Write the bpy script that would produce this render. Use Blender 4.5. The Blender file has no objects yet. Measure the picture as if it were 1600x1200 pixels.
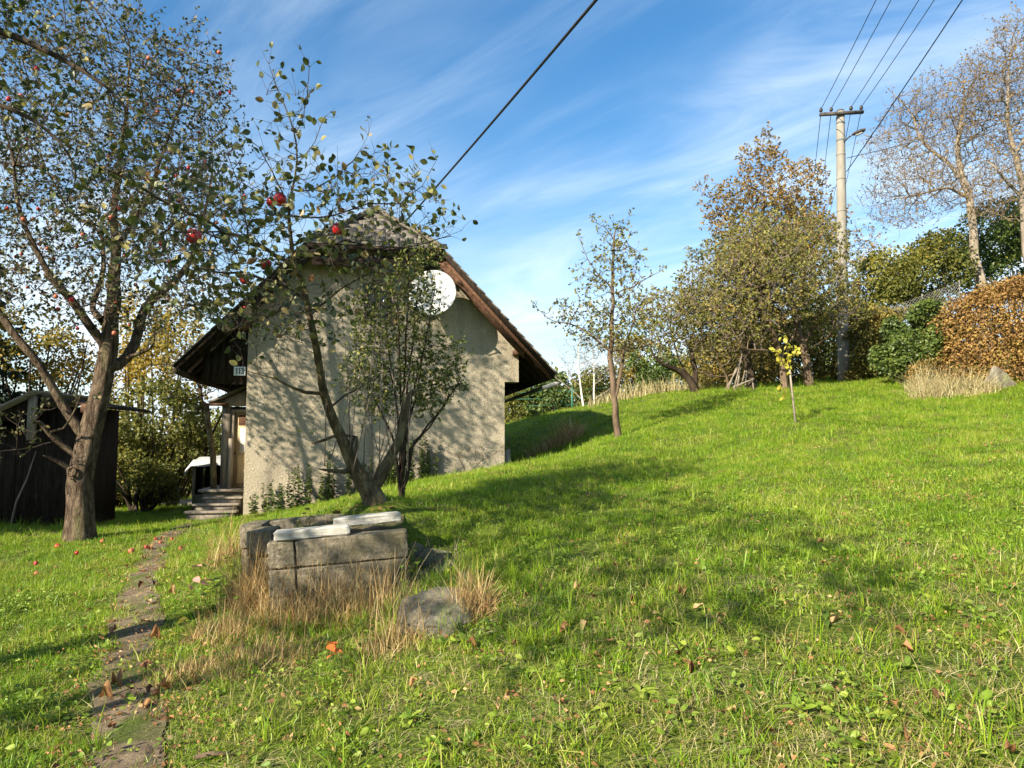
import bpy, math, random
import numpy as np
from mathutils import Vector, Matrix

R = math.radians
rng = np.random.default_rng(7)
random.seed(7)
SC = bpy.context.scene
COL = SC.collection

# ------------------------------------------------------------------ camera
F = 1150.0                       # focal length in pixels of the 1600 px wide photograph
TH = math.atan(95 / F)
CAMZ = 1.6
cam_d = bpy.data.cameras.new('camera')
cam_d.sensor_width = 36.0
cam_d.lens = F / 1600 * 36.0
cam_d.clip_start = 0.05
cam_d.clip_end = 3000
cam = bpy.data.objects.new('camera', cam_d)
cam.location = (0, 0, CAMZ)
cam.rotation_euler = (math.pi / 2 + TH, 0, 0)
COL.objects.link(cam)
SC.camera = cam

# ------------------------------------------------------------------ light
SUN_AZ, SUN_EL = R(41.0), R(27.5)      # azimuth measured from -Y towards -X
TO_SUN = Vector((-math.sin(SUN_AZ) * math.cos(SUN_EL), -math.cos(SUN_AZ) * math.cos(SUN_EL), math.sin(SUN_EL)))
world = bpy.data.worlds.new('World')
SC.world = world
world.use_nodes = True
wn, wl = world.node_tree.nodes, world.node_tree.links
wn.clear()
w_out = wn.new('ShaderNodeOutputWorld')
w_bg = wn.new('ShaderNodeBackground')
w_bg.inputs['Strength'].default_value = 0.076
sky = wn.new('ShaderNodeTexSky')
sky.sky_type = 'NISHITA'
sky.sun_disc = False
sky.sun_elevation = SUN_EL
sky.sun_rotation = math.atan2(TO_SUN.x, TO_SUN.y)
sky.air_density = 1.15
sky.dust_density = 0.35
sky.ozone_density = 2.2
tc = wn.new('ShaderNodeTexCoord')
sep = wn.new('ShaderNodeSeparateXYZ')
wl.new(tc.outputs['Generated'], sep.inputs[0])
def wmath(op, a, b=None, clamp=False):
    n = wn.new('ShaderNodeMath'); n.operation = op; n.use_clamp = clamp
    for k, v in enumerate((a, b)):
        if v is None: continue
        if isinstance(v, (int, float)): n.inputs[k].default_value = v
        else: wl.new(v, n.inputs[k])
    return n.outputs[0]
zz = wmath('ADD', wmath('MAXIMUM', sep.outputs[2], 0.0), 0.22)
cx_ = wmath('DIVIDE', sep.outputs[0], zz)
cy_ = wmath('DIVIDE', sep.outputs[1], zz)
comb = wn.new('ShaderNodeCombineXYZ'); wl.new(cx_, comb.inputs[0]); wl.new(cy_, comb.inputs[1])
def cloud_layer(rot, sx, sy, off, scale, detail, rough, dist, lo, hi):
    m = wn.new('ShaderNodeMapping'); m.vector_type = 'TEXTURE'
    m.inputs['Rotation'].default_value = (0, 0, rot)
    m.inputs['Scale'].default_value = (1 / sx, 1 / sy, 1)
    m.inputs['Location'].default_value = off
    wl.new(comb.outputs[0], m.inputs[0])
    n = wn.new('ShaderNodeTexNoise')
    n.inputs['Scale'].default_value = scale; n.inputs['Detail'].default_value = detail
    n.inputs['Roughness'].default_value = rough; n.inputs['Distortion'].default_value = dist
    wl.new(m.outputs[0], n.inputs['Vector'])
    r = wn.new('ShaderNodeMapRange'); r.interpolation_type = 'SMOOTHSTEP'
    r.inputs['From Min'].default_value = lo; r.inputs['From Max'].default_value = hi
    wl.new(n.outputs['Fac'], r.inputs['Value'])
    return r.outputs[0]
broad = cloud_layer(R(-30), 0.8, 0.9, (2.2, 0.9, 0), 0.8, 4, 0.55, 0.3, 0.31, 0.58)
wisp = cloud_layer(R(-38), 0.75, 1.9, (1.3, 2.2, 0), 1.5, 10, 0.62, 0.9, 0.31, 0.76)
fine = cloud_layer(R(-42), 0.35, 2.8, (0.2, 5.1, 0), 2.2, 8, 0.62, 0.5, 0.46, 0.85)
cl = wmath('ADD', wmath('MULTIPLY', broad, wisp), wmath('MULTIPLY', fine, 0.2))
low = wn.new('ShaderNodeMapRange')                      # thin veil near the horizon
low.inputs['From Min'].default_value = 0.0; low.inputs['From Max'].default_value = 0.42
low.inputs['To Min'].default_value = 0.42; low.inputs['To Max'].default_value = 0.0
low.interpolation_type = 'SMOOTHSTEP'
wl.new(sep.outputs[2], low.inputs['Value'])
cl = wmath('ADD', wmath('MULTIPLY', cl, 0.85), low.outputs[0], clamp=True)
hsv = wn.new('ShaderNodeHueSaturation'); hsv.inputs['Saturation'].default_value = 1.32
wl.new(sky.outputs[0], hsv.inputs['Color'])
mixc = wn.new('ShaderNodeMix'); mixc.data_type = 'RGBA'
wl.new(cl, mixc.inputs[0]); wl.new(hsv.outputs[0], mixc.inputs[6])
mixc.inputs[7].default_value = (5.6, 6.4, 7.0, 1)
wl.new(mixc.outputs[2], w_bg.inputs['Color'])
wl.new(w_bg.outputs[0], w_out.inputs['Surface'])

sun_d = bpy.data.lights.new('sun', 'SUN')
sun_d.energy = 5.0
sun_d.angle = R(0.55)
sun_d.color = (1.0, 0.90, 0.74)
sun = bpy.data.objects.new('sun', sun_d)
sun.rotation_euler = TO_SUN.to_track_quat('Z', 'Y').to_euler()
sun.location = (-20, -20, 20)
COL.objects.link(sun)

SC.view_settings.view_transform = 'Standard'
SC.view_settings.look = 'None'
SC.view_settings.gamma = 1.0
SC.view_settings.use_curve_mapping = False
SC.view_settings.exposure = 1.42
SC.cycles.max_bounces = 6
SC.cycles.diffuse_bounces = 3
SC.cycles.transmission_bounces = 4
SC.cycles.transparent_max_bounces = 8

# ------------------------------------------------------------------ helpers
def ray(px, py):
    cx, cz = (px - 800) / F, -(py - 600) / F
    return np.array([cx, math.cos(TH) - cz * math.sin(TH), math.sin(TH) + cz * math.cos(TH)])
CAM = np.array([0, 0, CAMZ])
def at(px, py, Y):
    d = ray(px, py); return CAM + d * (Y / d[1])
def proj(P):
    d = np.asarray(P) - CAM
    y = d[..., 1] * math.cos(TH) + d[..., 2] * math.sin(TH)
    z = -d[..., 1] * math.sin(TH) + d[..., 2] * math.cos(TH)
    y = np.where(np.abs(y) < 1e-6, 1e-6, y)
    return 800 + F * d[..., 0] / y, 600 - F * z / y, y

def tag(o, label=None, cat=None, group=None, kind=None):
    if label: o['label'] = label
    if cat: o['category'] = cat
    if group: o['group'] = group
    if kind: o['kind'] = kind
    return o
def empty(name, loc, label=None, cat=None, group=None, rz=0.0):
    o = bpy.data.objects.new(name, None)
    o.empty_display_size = 0.1
    o.location = [float(c) for c in loc]; o.rotation_euler = (0, 0, rz)
    COL.objects.link(o)
    return tag(o, label, cat, group)
def make_mesh(name, V, faces, mat=None, smooth=False, rnd=None):
    """faces: an (m,k) int array, or a list of such arrays / tuples"""
    me = bpy.data.meshes.new(name)
    V = np.asarray(V, dtype=np.float32)
    blocks = []
    if isinstance(faces, np.ndarray): blocks = [faces]
    elif len(faces) and isinstance(faces[0], np.ndarray): blocks = [b for b in faces if len(b)]
    else:
        by = {}
        for f in faces: by.setdefault(len(f), []).append(f)
        blocks = [np.array(v, dtype=np.int32) for v in by.values()]
    nl = sum(b.size for b in blocks); nf = sum(len(b) for b in blocks)
    me.vertices.add(len(V)); me.vertices.foreach_set('co', V.ravel())
    me.loops.add(nl); me.polygons.add(nf)
    li = np.concatenate([b.ravel() for b in blocks]).astype(np.int32)
    tot = np.concatenate([np.full(len(b), b.shape[1]) for b in blocks]).astype(np.int32)
    st = np.concatenate([[0], np.cumsum(tot)[:-1]]).astype(np.int32)
    me.loops.foreach_set('vertex_index', li)
    me.polygons.foreach_set('loop_start', st)
    me.polygons.foreach_set('loop_total', tot)
    if smooth: me.polygons.foreach_set('use_smooth', np.ones(nf, dtype=bool))
    if rnd is not None:
        a = me.attributes.new('rnd', 'FLOAT', 'FACE'); a.data.foreach_set('value', np.asarray(rnd, dtype=np.float32))
    me.update(calc_edges=True); me.validate()
    if mat: me.materials.append(mat)
    return me
def obj(name, me, parent=None, loc=(0, 0, 0), rot=(0, 0, 0), scale=(1, 1, 1)):
    o = bpy.data.objects.new(name, me)
    o.location = [float(c) for c in loc]; o.rotation_euler = rot; o.scale = scale
    if parent is not None: o.parent = parent
    COL.objects.link(o)
    return o

class MB:
    """collects simple shapes into one mesh"""
    def __init__(s): s.V = []; s.F = []
    def add(s, V, Fc):
        o = len(s.V); s.V += [tuple(map(float, v)) for v in V]; s.F += [tuple(i + o for i in f) for f in Fc]
    def box8(s, P):     # eight corners: bottom four (ccw), top four
        s.add(P, [(3, 2, 1, 0), (4, 5, 6, 7), (0, 1, 5, 4), (1, 2, 6, 5), (2, 3, 7, 6), (3, 0, 4, 7)])
    def box(s, x0, x1, y0, y1, z0, z1):
        s.box8([(x0, y0, z0), (x1, y0, z0), (x1, y1, z0), (x0, y1, z0), (x0, y0, z1), (x1, y0, z1), (x1, y1, z1), (x0, y1, z1)])
    def prism(s, P, d):  # planar polygon P swept along d
        n = len(P); P = [Vector(p) for p in P]; d = Vector(d)
        s.add([*P, *[p + d for p in P]], [tuple(range(n))[::-1], tuple(range(n, 2 * n))] + [(i, (i + 1) % n, (i + 1) % n + n, i + n) for i in range(n)])
    def tube(s, pts, rad, sides=8, cap=True):
        V, Fc = tube_arrays(np.array(pts, float), np.broadcast_to(np.array(rad, float), (len(pts),)).copy(), sides)
        o = len(s.V); s.V += [tuple(v) for v in V]; s.F += [tuple(int(i) + o for i in f) for f in Fc]
        if cap:
            s.F.append(tuple(range(o, o + sides))[::-1]); s.F.append(tuple(range(o + (len(pts) - 1) * sides, o + len(pts) * sides)))
    def mesh(s, name, mat, smooth=False): return make_mesh(name, s.V, s.F, mat, smooth)
    def build(s, name, mat, parent=None, smooth=False, bevel=0, **k):
        o = obj(name, s.mesh(name, mat, smooth), parent, **k)
        if bevel:
            b = o.modifiers.new('bevel', 'BEVEL'); b.width = bevel; b.segments = 2; b.limit_method = 'ANGLE'
        return o

def tube_arrays(P, r, sides, wob=0.0, seed=0):
    n = len(P)
    T = np.gradient(P, axis=0) if n > 2 else np.repeat((P[1] - P[0])[None], 2, 0)
    T /= np.linalg.norm(T, axis=1)[:, None] + 1e-9
    ref = np.array([0.31, 0.95, 0.05]) if abs(T[0] @ np.array([0.31, 0.95, 0.05])) < 0.9 else np.array([1.0, 0, 0])
    N = np.zeros_like(P)
    u = ref - T[0] * (ref @ T[0]); u /= np.linalg.norm(u)
    for i in range(n):
        u = u - T[i] * (u @ T[i]); u /= np.linalg.norm(u) + 1e-9; N[i] = u
    B = np.cross(T, N)
    ang = np.arange(sides) * (2 * math.pi / sides)
    rr = np.repeat(r[:, None], sides, 1)
    if wob:
        g = np.random.default_rng(seed)
        w = g.normal(0, 1, (n, sides)); w = (w + np.roll(w, 1, 1) + np.roll(w, -1, 1)) / 2.2
        w[1:-1] = (w[:-2] + w[1:-1] * 1.5 + w[2:]) / 2.4
        w2 = g.normal(0, 1, sides); w2 = (w2 + np.roll(w2, 1)) / 1.5
        rr = rr * (1 + wob * 0.6 * w + wob * w2[None])
    V = P[:, None] + rr[..., None] * (np.cos(ang)[None, :, None] * N[:, None] + np.sin(ang)[None, :, None] * B[:, None])
    i = np.arange(n - 1)[:, None] * sides; j = np.arange(sides)[None]; j2 = (j + 1) % sides
    Fq = np.stack([i + j, i + j2, i + sides + j2, i + sides + j], -1).reshape(-1, 4)
    return V.reshape(-1, 3), Fq

# ------------------------------------------------------------------ materials
MATS = {}
def nmat(name):
    m = bpy.data.materials.new(name); m.use_nodes = True
    nt = m.node_tree; nt.nodes.clear()
    out = nt.nodes.new('ShaderNodeOutputMaterial')
    return m, nt.nodes, nt.links, out
def ramp(nodes, stops):
    r = nodes.new('ShaderNodeValToRGB'); e = r.color_ramp.elements
    while len(e) > 1: e.remove(e[-1])
    e[0].position = stops[0][0]; e[0].color = (*stops[0][1], 1)
    for p, c in stops[1:]:
        k = e.new(p); k.color = (*c, 1)
    return r
def surf(name, stops, scale=3.0, detail=6, rough=0.85, bump=0.4, bscale=None, stretch=(1, 1, 1), spec=0.3, bdist=0.02, second=None, metallic=0.0, coord='Object', ndist=0.0, ovar=(0.86, 1.1)):
    """noise ramp colour + noise bump; second=(scale, colour, lo, hi) adds stains"""
    m, n, l, out = nmat(name)
    p = n.new('ShaderNodeBsdfPrincipled'); l.new(p.outputs[0], out.inputs[0])
    p.inputs['Roughness'].default_value = rough; p.inputs['Specular IOR Level'].default_value = spec; p.inputs['Metallic'].default_value = metallic
    t = n.new('ShaderNodeTexCoord'); mp = n.new('ShaderNodeMapping'); mp.inputs['Scale'].default_value = stretch
    if coord == 'World':
        g = n.new('ShaderNodeNewGeometry'); l.new(g.outputs['Position'], mp.inputs[0])
    else: l.new(t.outputs[coord], mp.inputs[0])
    no = n.new('ShaderNodeTexNoise'); no.inputs['Scale'].default_value = scale; no.inputs['Detail'].default_value = detail; no.inputs['Roughness'].default_value = 0.65; no.inputs['Distortion'].default_value = ndist
    l.new(mp.outputs[0], no.inputs['Vector'])
    r = ramp(n, stops); l.new(no.outputs['Fac'], r.inputs[0])
    colr = r.outputs[0]
    for second in ([] if not second else second if isinstance(second, list) else [second]):
        s2 = n.new('ShaderNodeTexNoise'); s2.inputs['Scale'].default_value = second[0]; s2.inputs['Detail'].default_value = 5
        mp2 = n.new('ShaderNodeMapping'); l.new(mp.outputs[0], mp2.inputs[0])
        if len(second) > 4: mp2.inputs['Scale'].default_value = second[4]
        l.new(mp2.outputs[0], s2.inputs['Vector'])
        mr = n.new('ShaderNodeMapRange'); mr.inputs['From Min'].default_value = second[2]; mr.inputs['From Max'].default_value = second[3]
        l.new(s2.outputs['Fac'], mr.inputs[0])
        mx = n.new('ShaderNodeMix'); mx.data_type = 'RGBA'; l.new(mr.outputs[0], mx.inputs[0]); l.new(colr, mx.inputs[6]); mx.inputs[7].default_value = (*second[1], 1)
        colr = mx.outputs[2]
    oi = n.new('ShaderNodeObjectInfo')
    vm = n.new('ShaderNodeMapRange'); vm.inputs['To Min'].default_value = ovar[0]; vm.inputs['To Max'].default_value = ovar[1]
    l.new(oi.outputs['Random'], vm.inputs[0])
    hv = n.new('ShaderNodeHueSaturation'); l.new(vm.outputs[0], hv.inputs['Value']); l.new(colr, hv.inputs['Color'])
    l.new(hv.outputs[0], p.inputs['Base Color'])
    if bump:
        nb = n.new('ShaderNodeTexNoise'); nb.inputs['Scale'].default_value = bscale or scale * 4; nb.inputs['Detail'].default_value = 6; nb.inputs['Roughness'].default_value = 0.7
        l.new(mp.outputs[0], nb.inputs['Vector'])
        b = n.new('ShaderNodeBump'); b.inputs['Strength'].default_value = bump; b.inputs['Distance'].default_value = bdist
        l.new(nb.outputs['Fac'], b.inputs['Height']); l.new(b.outputs[0], p.inputs['Normal'])
    MATS[name] = m
    return m
def leafmat(name, stops, rough=0.55, trans=0.35, wnoise=None, spec=0.35):
    """leaf colour from the face attribute rnd plus the object's own random number; part of the light passes through"""
    m, n, l, out = nmat(name)
    a = n.new('ShaderNodeAttribute'); a.attribute_name = 'rnd'
    oi = n.new('ShaderNodeObjectInfo')
    s = n.new('ShaderNodeMath'); s.operation = 'ADD'; l.new(a.outputs['Fac'], s.inputs[0]); l.new(oi.outputs['Random'], s.inputs[1])
    fr = n.new('ShaderNodeMath'); fr.operation = 'FRACT'; l.new(s.outputs[0], fr.inputs[0])
    val = fr.outputs[0]
    if wnoise:
        g = n.new('ShaderNodeNewGeometry'); no = n.new('ShaderNodeTexNoise'); no.inputs['Scale'].default_value = wnoise[0]; no.inputs['Detail'].default_value = 3
        l.new(g.outputs['Position'], no.inputs['Vector'])
        mx = n.new('ShaderNodeMix'); mx.inputs[0].default_value = wnoise[1]; l.new(val, mx.inputs[2])
        st = n.new('ShaderNodeMapRange'); st.inputs['From Min'].default_value = 0.3; st.inputs['From Max'].default_value = 0.7; l.new(no.outputs['Fac'], st.inputs[0])
        l.new(st.outputs[0], mx.inputs[3]); val = mx.outputs[0]
    r = ramp(n, stops); l.new(val, r.inputs[0])
    p = n.new('ShaderNodeBsdfPrincipled'); p.inputs['Roughness'].default_value = rough; p.inputs['Specular IOR Level'].default_value = spec
    l.new(r.outputs[0], p.inputs['Base Color'])
    t = n.new('ShaderNodeBsdfTranslucent'); l.new(r.outputs[0], t.inputs['Color'])
    ms = n.new('ShaderNodeMixShader'); ms.inputs[0].default_value = trans
    l.new(p.outputs[0], ms.inputs[1]); l.new(t.outputs[0], ms.inputs[2]); l.new(ms.outputs[0], out.inputs[0])
    MATS[name] = m
    return m

M_BARK = surf('bark_old', [(0.32, (0.02, 0.014, 0.009)), (0.46, (0.09, 0.063, 0.042)), (0.6, (0.19, 0.142, 0.095)), (0.75, (0.28, 0.22, 0.15))], 16, 9, 0.95, 1.0, 22, (1, 1, 0.3), 0.1, 0.10, (2.5, (0.17, 0.17, 0.07), 0.58, 0.75))
M_BARKG = surf('bark_green', [(0.3, (0.035, 0.026, 0.016)), (0.48, (0.11, 0.085, 0.045)), (0.6, (0.18, 0.15, 0.075)), (0.78, (0.25, 0.215, 0.13))], 14, 8, 0.9, 1.0, 34, (1, 1, 0.4), 0.2, 0.04)
M_BARKD = surf('bark_dark', [(0.3, (0.018, 0.013, 0.009)), (0.7, (0.08, 0.06, 0.04))], 8, 6, 0.95, 0.8, 30, (1, 1, 0.4), 0.1, 0.02)
M_BARKB = surf('bark_brown', [(0.3, (0.06, 0.042, 0.027)), (0.7, (0.21, 0.15, 0.098))], 6, 6, 0.95, 0.8, 26, (1, 1, 0.4), 0.1, 0.02)
M_BARKP = surf('bark_pale', [(0.3, (0.13, 0.105, 0.078)), (0.7, (0.33, 0.28, 0.215))], 4, 6, 0.9, 0.5, 20, (1, 1, 0.5), 0.15, 0.02)
M_BIRCH = surf('bark_birch', [(0.3, (0.3, 0.26, 0.2)), (0.5, (0.62, 0.58, 0.5)), (0.8, (0.7, 0.67, 0.6))], 5, 5, 0.8, 0.3, 20, (1, 1, 3))
M_TWIGD = surf('twig_dark', [(0.3, (0.03, 0.022, 0.017)), (0.7, (0.085, 0.065, 0.05))], 4, 3, 0.9, 0)
M_TWIGW = surf('twig_walnut', [(0.3, (0.10, 0.075, 0.052)), (0.7, (0.20, 0.155, 0.11))], 4, 3, 0.9, 0)
M_TWIG = surf('twig_grey', [(0.3, (0.12, 0.09, 0.075)), (0.7, (0.26, 0.20, 0.165))], 4, 3, 0.9, 0)
M_LEAF_A = leafmat('apple_leaf_near', [(0.0, (0.04, 0.06, 0.016)), (0.4, (0.08, 0.10, 0.026)), (0.7, (0.14, 0.15, 0.04)), (0.85, (0.27, 0.24, 0.075)), (0.95, (0.33, 0.28, 0.12)), (1.0, (0.19, 0.09, 0.035))], 0.42, 0.32, None, 0.45)
M_LEAF_O = leafmat('apple_leaf_old', [(0.0, (0.03, 0.042, 0.013)), (0.5, (0.062, 0.074, 0.023)), (0.75, (0.12, 0.118, 0.04)), (0.92, (0.24, 0.19, 0.08)), (1.0, (0.16, 0.08, 0.035))], 0.55, 0.3)
M_LEAF_S = leafmat('shrub_leaf', [(0.0, (0.05, 0.075, 0.016)), (0.5, (0.125, 0.155, 0.03)), (0.85, (0.22, 0.23, 0.05)), (1.0, (0.34, 0.29, 0.08))], 0.5, 0.3)
M_LEAF_B = leafmat('orchard_leaf', [(0.0, (0.06, 0.075, 0.016)), (0.4, (0.14, 0.145, 0.028)), (0.75, (0.25, 0.215, 0.045)), (1.0, (0.31, 0.17, 0.045))], 0.6, 0.3, (0.8, 0.35))
M_LEAF_BR = leafmat('brown_leaf', [(0.0, (0.10, 0.085, 0.022)), (0.5, (0.235, 0.155, 0.038)), (0.8, (0.35, 0.20, 0.048)), (1.0, (0.24, 0.22, 0.05))], 0.65, 0.3, (0.6, 0.4))
M_LEAF_OR = leafmat('hornbeam_leaf', [(0.0, (0.07, 0.045, 0.018)), (0.3, (0.19, 0.105, 0.035)), (0.6, (0.31, 0.18, 0.05)), (0.85, (0.34, 0.245, 0.06)), (1.0, (0.15, 0.16, 0.03))], 0.65, 0.25, (1.6, 0.45))
M_LEAF_GY = leafmat('hedge_leaf_mixed', [(0.0, (0.05, 0.06, 0.016)), (0.4, (0.13, 0.125, 0.028)), (0.7, (0.25, 0.185, 0.04)), (1.0, (0.30, 0.17, 0.04))], 0.65, 0.25, (1.1, 0.5))
M_LEAF_G = leafmat('green_leaf', [(0.0, (0.03, 0.055, 0.014)), (0.5, (0.075, 0.115, 0.024)), (0.85, (0.14, 0.175, 0.03)), (1.0, (0.27, 0.25, 0.05))], 0.45, 0.25, (0.9, 0.35))
M_LEAF_Y = leafmat('golden_leaf', [(0.0, (0.10, 0.10, 0.02)), (0.4, (0.24, 0.19, 0.03)), (0.7, (0.42, 0.29, 0.035)), (1.0, (0.34, 0.17, 0.03))], 0.6, 0.4, (0.5, 0.45))
M_LEAF_YG = leafmat('yellow_green_leaf', [(0.0, (0.05, 0.065, 0.014)), (0.5, (0.13, 0.14, 0.025)), (0.85, (0.26, 0.22, 0.035)), (1.0, (0.30, 0.18, 0.03))], 0.6, 0.35, (0.5, 0.45))
M_LEAF_SAP = leafmat('sapling_leaf', [(0.0, (0.28, 0.30, 0.03)), (0.6, (0.45, 0.42, 0.05)), (1.0, (0.5, 0.38, 0.06))], 0.55, 0.4)
M_NEEDLE = leafmat('needle', [(0.0, (0.012, 0.024, 0.014)), (1.0, (0.03, 0.05, 0.025))], 0.6, 0.1)
M_FALLEN = leafmat('fallen_leaf', [(0.0, (0.11, 0.05, 0.022)), (0.4, (0.25, 0.115, 0.045)), (0.75, (0.36, 0.19, 0.075)), (1.0, (0.45, 0.31, 0.15))], 0.7, 0.2)
M_WEED = leafmat('weed_leaf', [(0.0, (0.11, 0.19, 0.022)), (0.6, (0.19, 0.28, 0.03)), (1.0, (0.30, 0.36, 0.045))], 0.5, 0.35)
M_PINK = leafmat('pink_leaf', [(0.0, (0.50, 0.23, 0.20)), (1.0, (0.60, 0.33, 0.25))], 0.6, 0.3)
M_ORANGE = leafmat('orange_leaf', [(0.0, (0.55, 0.13, 0.03)), (1.0, (0.60, 0.20, 0.05))], 0.6, 0.3)
M_YELLOW = leafmat('yellow_leaf', [(0.0, (0.42, 0.42, 0.05)), (1.0, (0.48, 0.44, 0.10))], 0.55, 0.4)
M_GRASS = leafmat('grass_blade', [(0.0, (0.045, 0.115, 0.006)), (0.25, (0.11, 0.225, 0.008)), (0.5, (0.205, 0.33, 0.012)), (0.75, (0.32, 0.38, 0.03)), (1.0, (0.52, 0.45, 0.16))], 0.45, 0.42, (1.5, 0.45), 0.4)
M_GRASS2 = leafmat('grass_mixed', [(0.0, (0.06, 0.09, 0.012)), (0.3, (0.13, 0.17, 0.02)), (0.55, (0.26, 0.25, 0.06)), (0.8, (0.38, 0.31, 0.12)), (1.0, (0.30, 0.18, 0.08))], 0.6, 0.35, (1.2, 0.3), 0.25)
M_STRAW = leafmat('dry_grass', [(0.0, (0.09, 0.10, 0.025)), (0.14, (0.20, 0.10, 0.035)), (0.35, (0.38, 0.235, 0.085)), (0.75, (0.54, 0.39, 0.17)), (1.0, (0.62, 0.51, 0.28))], 0.7, 0.25, None, 0.2)
M_STRAWP = leafmat('pale_dry_grass', [(0.0, (0.25, 0.20, 0.09)), (0.5, (0.42, 0.35, 0.17)), (1.0, (0.52, 0.46, 0.26))], 0.7, 0.25, None, 0.2)

M_PLASTER = surf('roughcast', [(0.3, (0.22, 0.185, 0.13)), (0.5, (0.325, 0.28, 0.20)), (0.72, (0.40, 0.35, 0.255))], 24, 9, 0.95, 0.9, 24, (1, 1, 1), 0.1, 0.035, [(0.7, (0.235, 0.205, 0.155), 0.5, 0.8), (1.4, (0.19, 0.165, 0.12), 0.53, 0.72, (2.2, 2.2, .28)), (5, (0.40, 0.36, 0.285), 0.60, 0.72)])
M_CONC = surf('concrete', [(0.3, (0.09, 0.075, 0.05)), (0.5, (0.20, 0.172, 0.12)), (0.72, (0.31, 0.275, 0.20))], 26, 10, 0.95, 1.0, 55, (1, 1, 1), 0.1, 0.02, (3.5, (0.10, 0.09, 0.055), 0.5, 0.72))
M_KERB = surf('pale_concrete', [(0.3, (0.19, 0.178, 0.145)), (0.5, (0.33, 0.318, 0.275)), (0.75, (0.44, 0.425, 0.38))], 9, 8, 0.85, 0.5, 70, (1, 1, 1), 0.2, 0.006, (6, (0.30, 0.28, 0.23), 0.56, 0.76))
M_STONE = surf('stone', [(0.3, (0.07, 0.062, 0.045)), (0.5, (0.145, 0.13, 0.095)), (0.72, (0.29, 0.265, 0.205))], 5, 10, 0.95, 0.9, 22, (1, 1, 1), 0.15, 0.03, (3, (0.14, 0.15, 0.06), 0.52, 0.7))
M_PAVE = surf('path_stone', [(0.3, (0.09, 0.072, 0.05)), (0.5, (0.185, 0.152, 0.108)), (0.75, (0.28, 0.24, 0.18))], 9, 9, 0.95, 1.0, 30, (1, 1, 1), 0.1, 0.015, (3.2, (0.075, 0.06, 0.04), 0.45, 0.62))
M_DIRT = surf('path_dirt', [(0.25, (0.06, 0.045, 0.03)), (0.5, (0.155, 0.115, 0.075)), (0.75, (0.27, 0.21, 0.14))], 9, 9, 1.0, 0.9, 30, (1, 1, 1), 0.1, 0.02, (2, (0.07, 0.09, 0.02), 0.5, 0.7), coord='World')
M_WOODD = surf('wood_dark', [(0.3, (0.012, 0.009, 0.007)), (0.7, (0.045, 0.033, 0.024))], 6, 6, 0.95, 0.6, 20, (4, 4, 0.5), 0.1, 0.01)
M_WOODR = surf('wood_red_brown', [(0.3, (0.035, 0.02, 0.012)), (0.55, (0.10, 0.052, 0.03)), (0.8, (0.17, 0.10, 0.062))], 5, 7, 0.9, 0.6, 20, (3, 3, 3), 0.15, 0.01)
M_WOODG = surf('wood_grey', [(0.25, (0.13, 0.11, 0.085)), (0.6, (0.29, 0.25, 0.195)), (0.85, (0.40, 0.355, 0.285))], 4, 8, 0.9, 0.6, 18, (6, 6, 0.7), 0.15, 0.008)
M_WOODY = surf('wood_honey', [(0.25, (0.26, 0.175, 0.085)), (0.6, (0.44, 0.33, 0.18)), (0.85, (0.52, 0.42, 0.26))], 4, 7, 0.8, 0.4, 18, (6, 6, 0.7), 0.2, 0.006)
M_SHINGLE = surf('shingle', [(0.3, (0.085, 0.074, 0.06)), (0.5, (0.135, 0.12, 0.098)), (0.7, (0.19, 0.17, 0.14))], 9, 9, 0.95, 0.8, 30, (1, 1, 1), 0.1, 0.01, (1.6, (0.10, 0.095, 0.06), 0.5, 0.7), coord='World', ovar=(.93, 1.05))
M_ZINC = surf('zinc', [(0.3, (0.07, 0.08, 0.085)), (0.7, (0.14, 0.155, 0.16))], 6, 5, 0.6, 0.2, 20, spec=0.4)
M_WHITE = surf('dish_white', [(0.3, (0.44, 0.43, 0.39)), (0.6, (0.56, 0.55, 0.51))], 5, 8, 0.5, 0.05, 20, spec=0.4)
M_TARP = surf('tarp', [(0.2, (0.30, 0.30, 0.29)), (0.7, (0.46, 0.46, 0.44))], 3, 6, 0.6, 0.5, 6)
M_PLATE = surf('enamel', [(0.2, (0.58, 0.60, 0.58)), (0.8, (0.68, 0.70, 0.68))], 6, 4, 0.35, 0.0)
M_INK = surf('ink', [(0.2, (0.02, 0.02, 0.025)), (0.8, (0.03, 0.03, 0.035))], 5, 2, 0.5, 0.0)
M_POLE = surf('pole_concrete', [(0.25, (0.14, 0.13, 0.11)), (0.5, (0.215, 0.20, 0.172)), (0.75, (0.275, 0.26, 0.228))], 5, 9, 0.9, 0.4, 40, (1, 1, 0.35), 0.15, 0.008, (1.6, (0.20, 0.18, 0.14), 0.5, 0.7))
M_STEEL = surf('dark_steel', [(0.3, (0.03, 0.027, 0.025)), (0.7, (0.07, 0.06, 0.055))], 8, 5, 0.65, 0.2, 30)
M_BLACK = surf('cable_black', [(0.3, (0.012, 0.012, 0.012)), (0.7, (0.025, 0.025, 0.025))], 8, 2, 0.7, 0.0)
M_WIRE = surf('fence_wire', [(0.3, (0.13, 0.125, 0.11)), (0.7, (0.22, 0.21, 0.19))], 8, 2, 0.6, 0.0)
M_GREENP = surf('green_paint', [(0.3, (0.03, 0.14, 0.10)), (0.7, (0.05, 0.19, 0.14))], 6, 3, 0.6, 0.0)
M_APPLE = surf('apple_red', [(0.3, (0.26, 0.006, 0.012)), (0.55, (0.40, 0.012, 0.016)), (0.8, (0.46, 0.05, 0.03))], 9, 5, 0.3, 0.04, 30, (1, 1, 0.5), 0.5)
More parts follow.
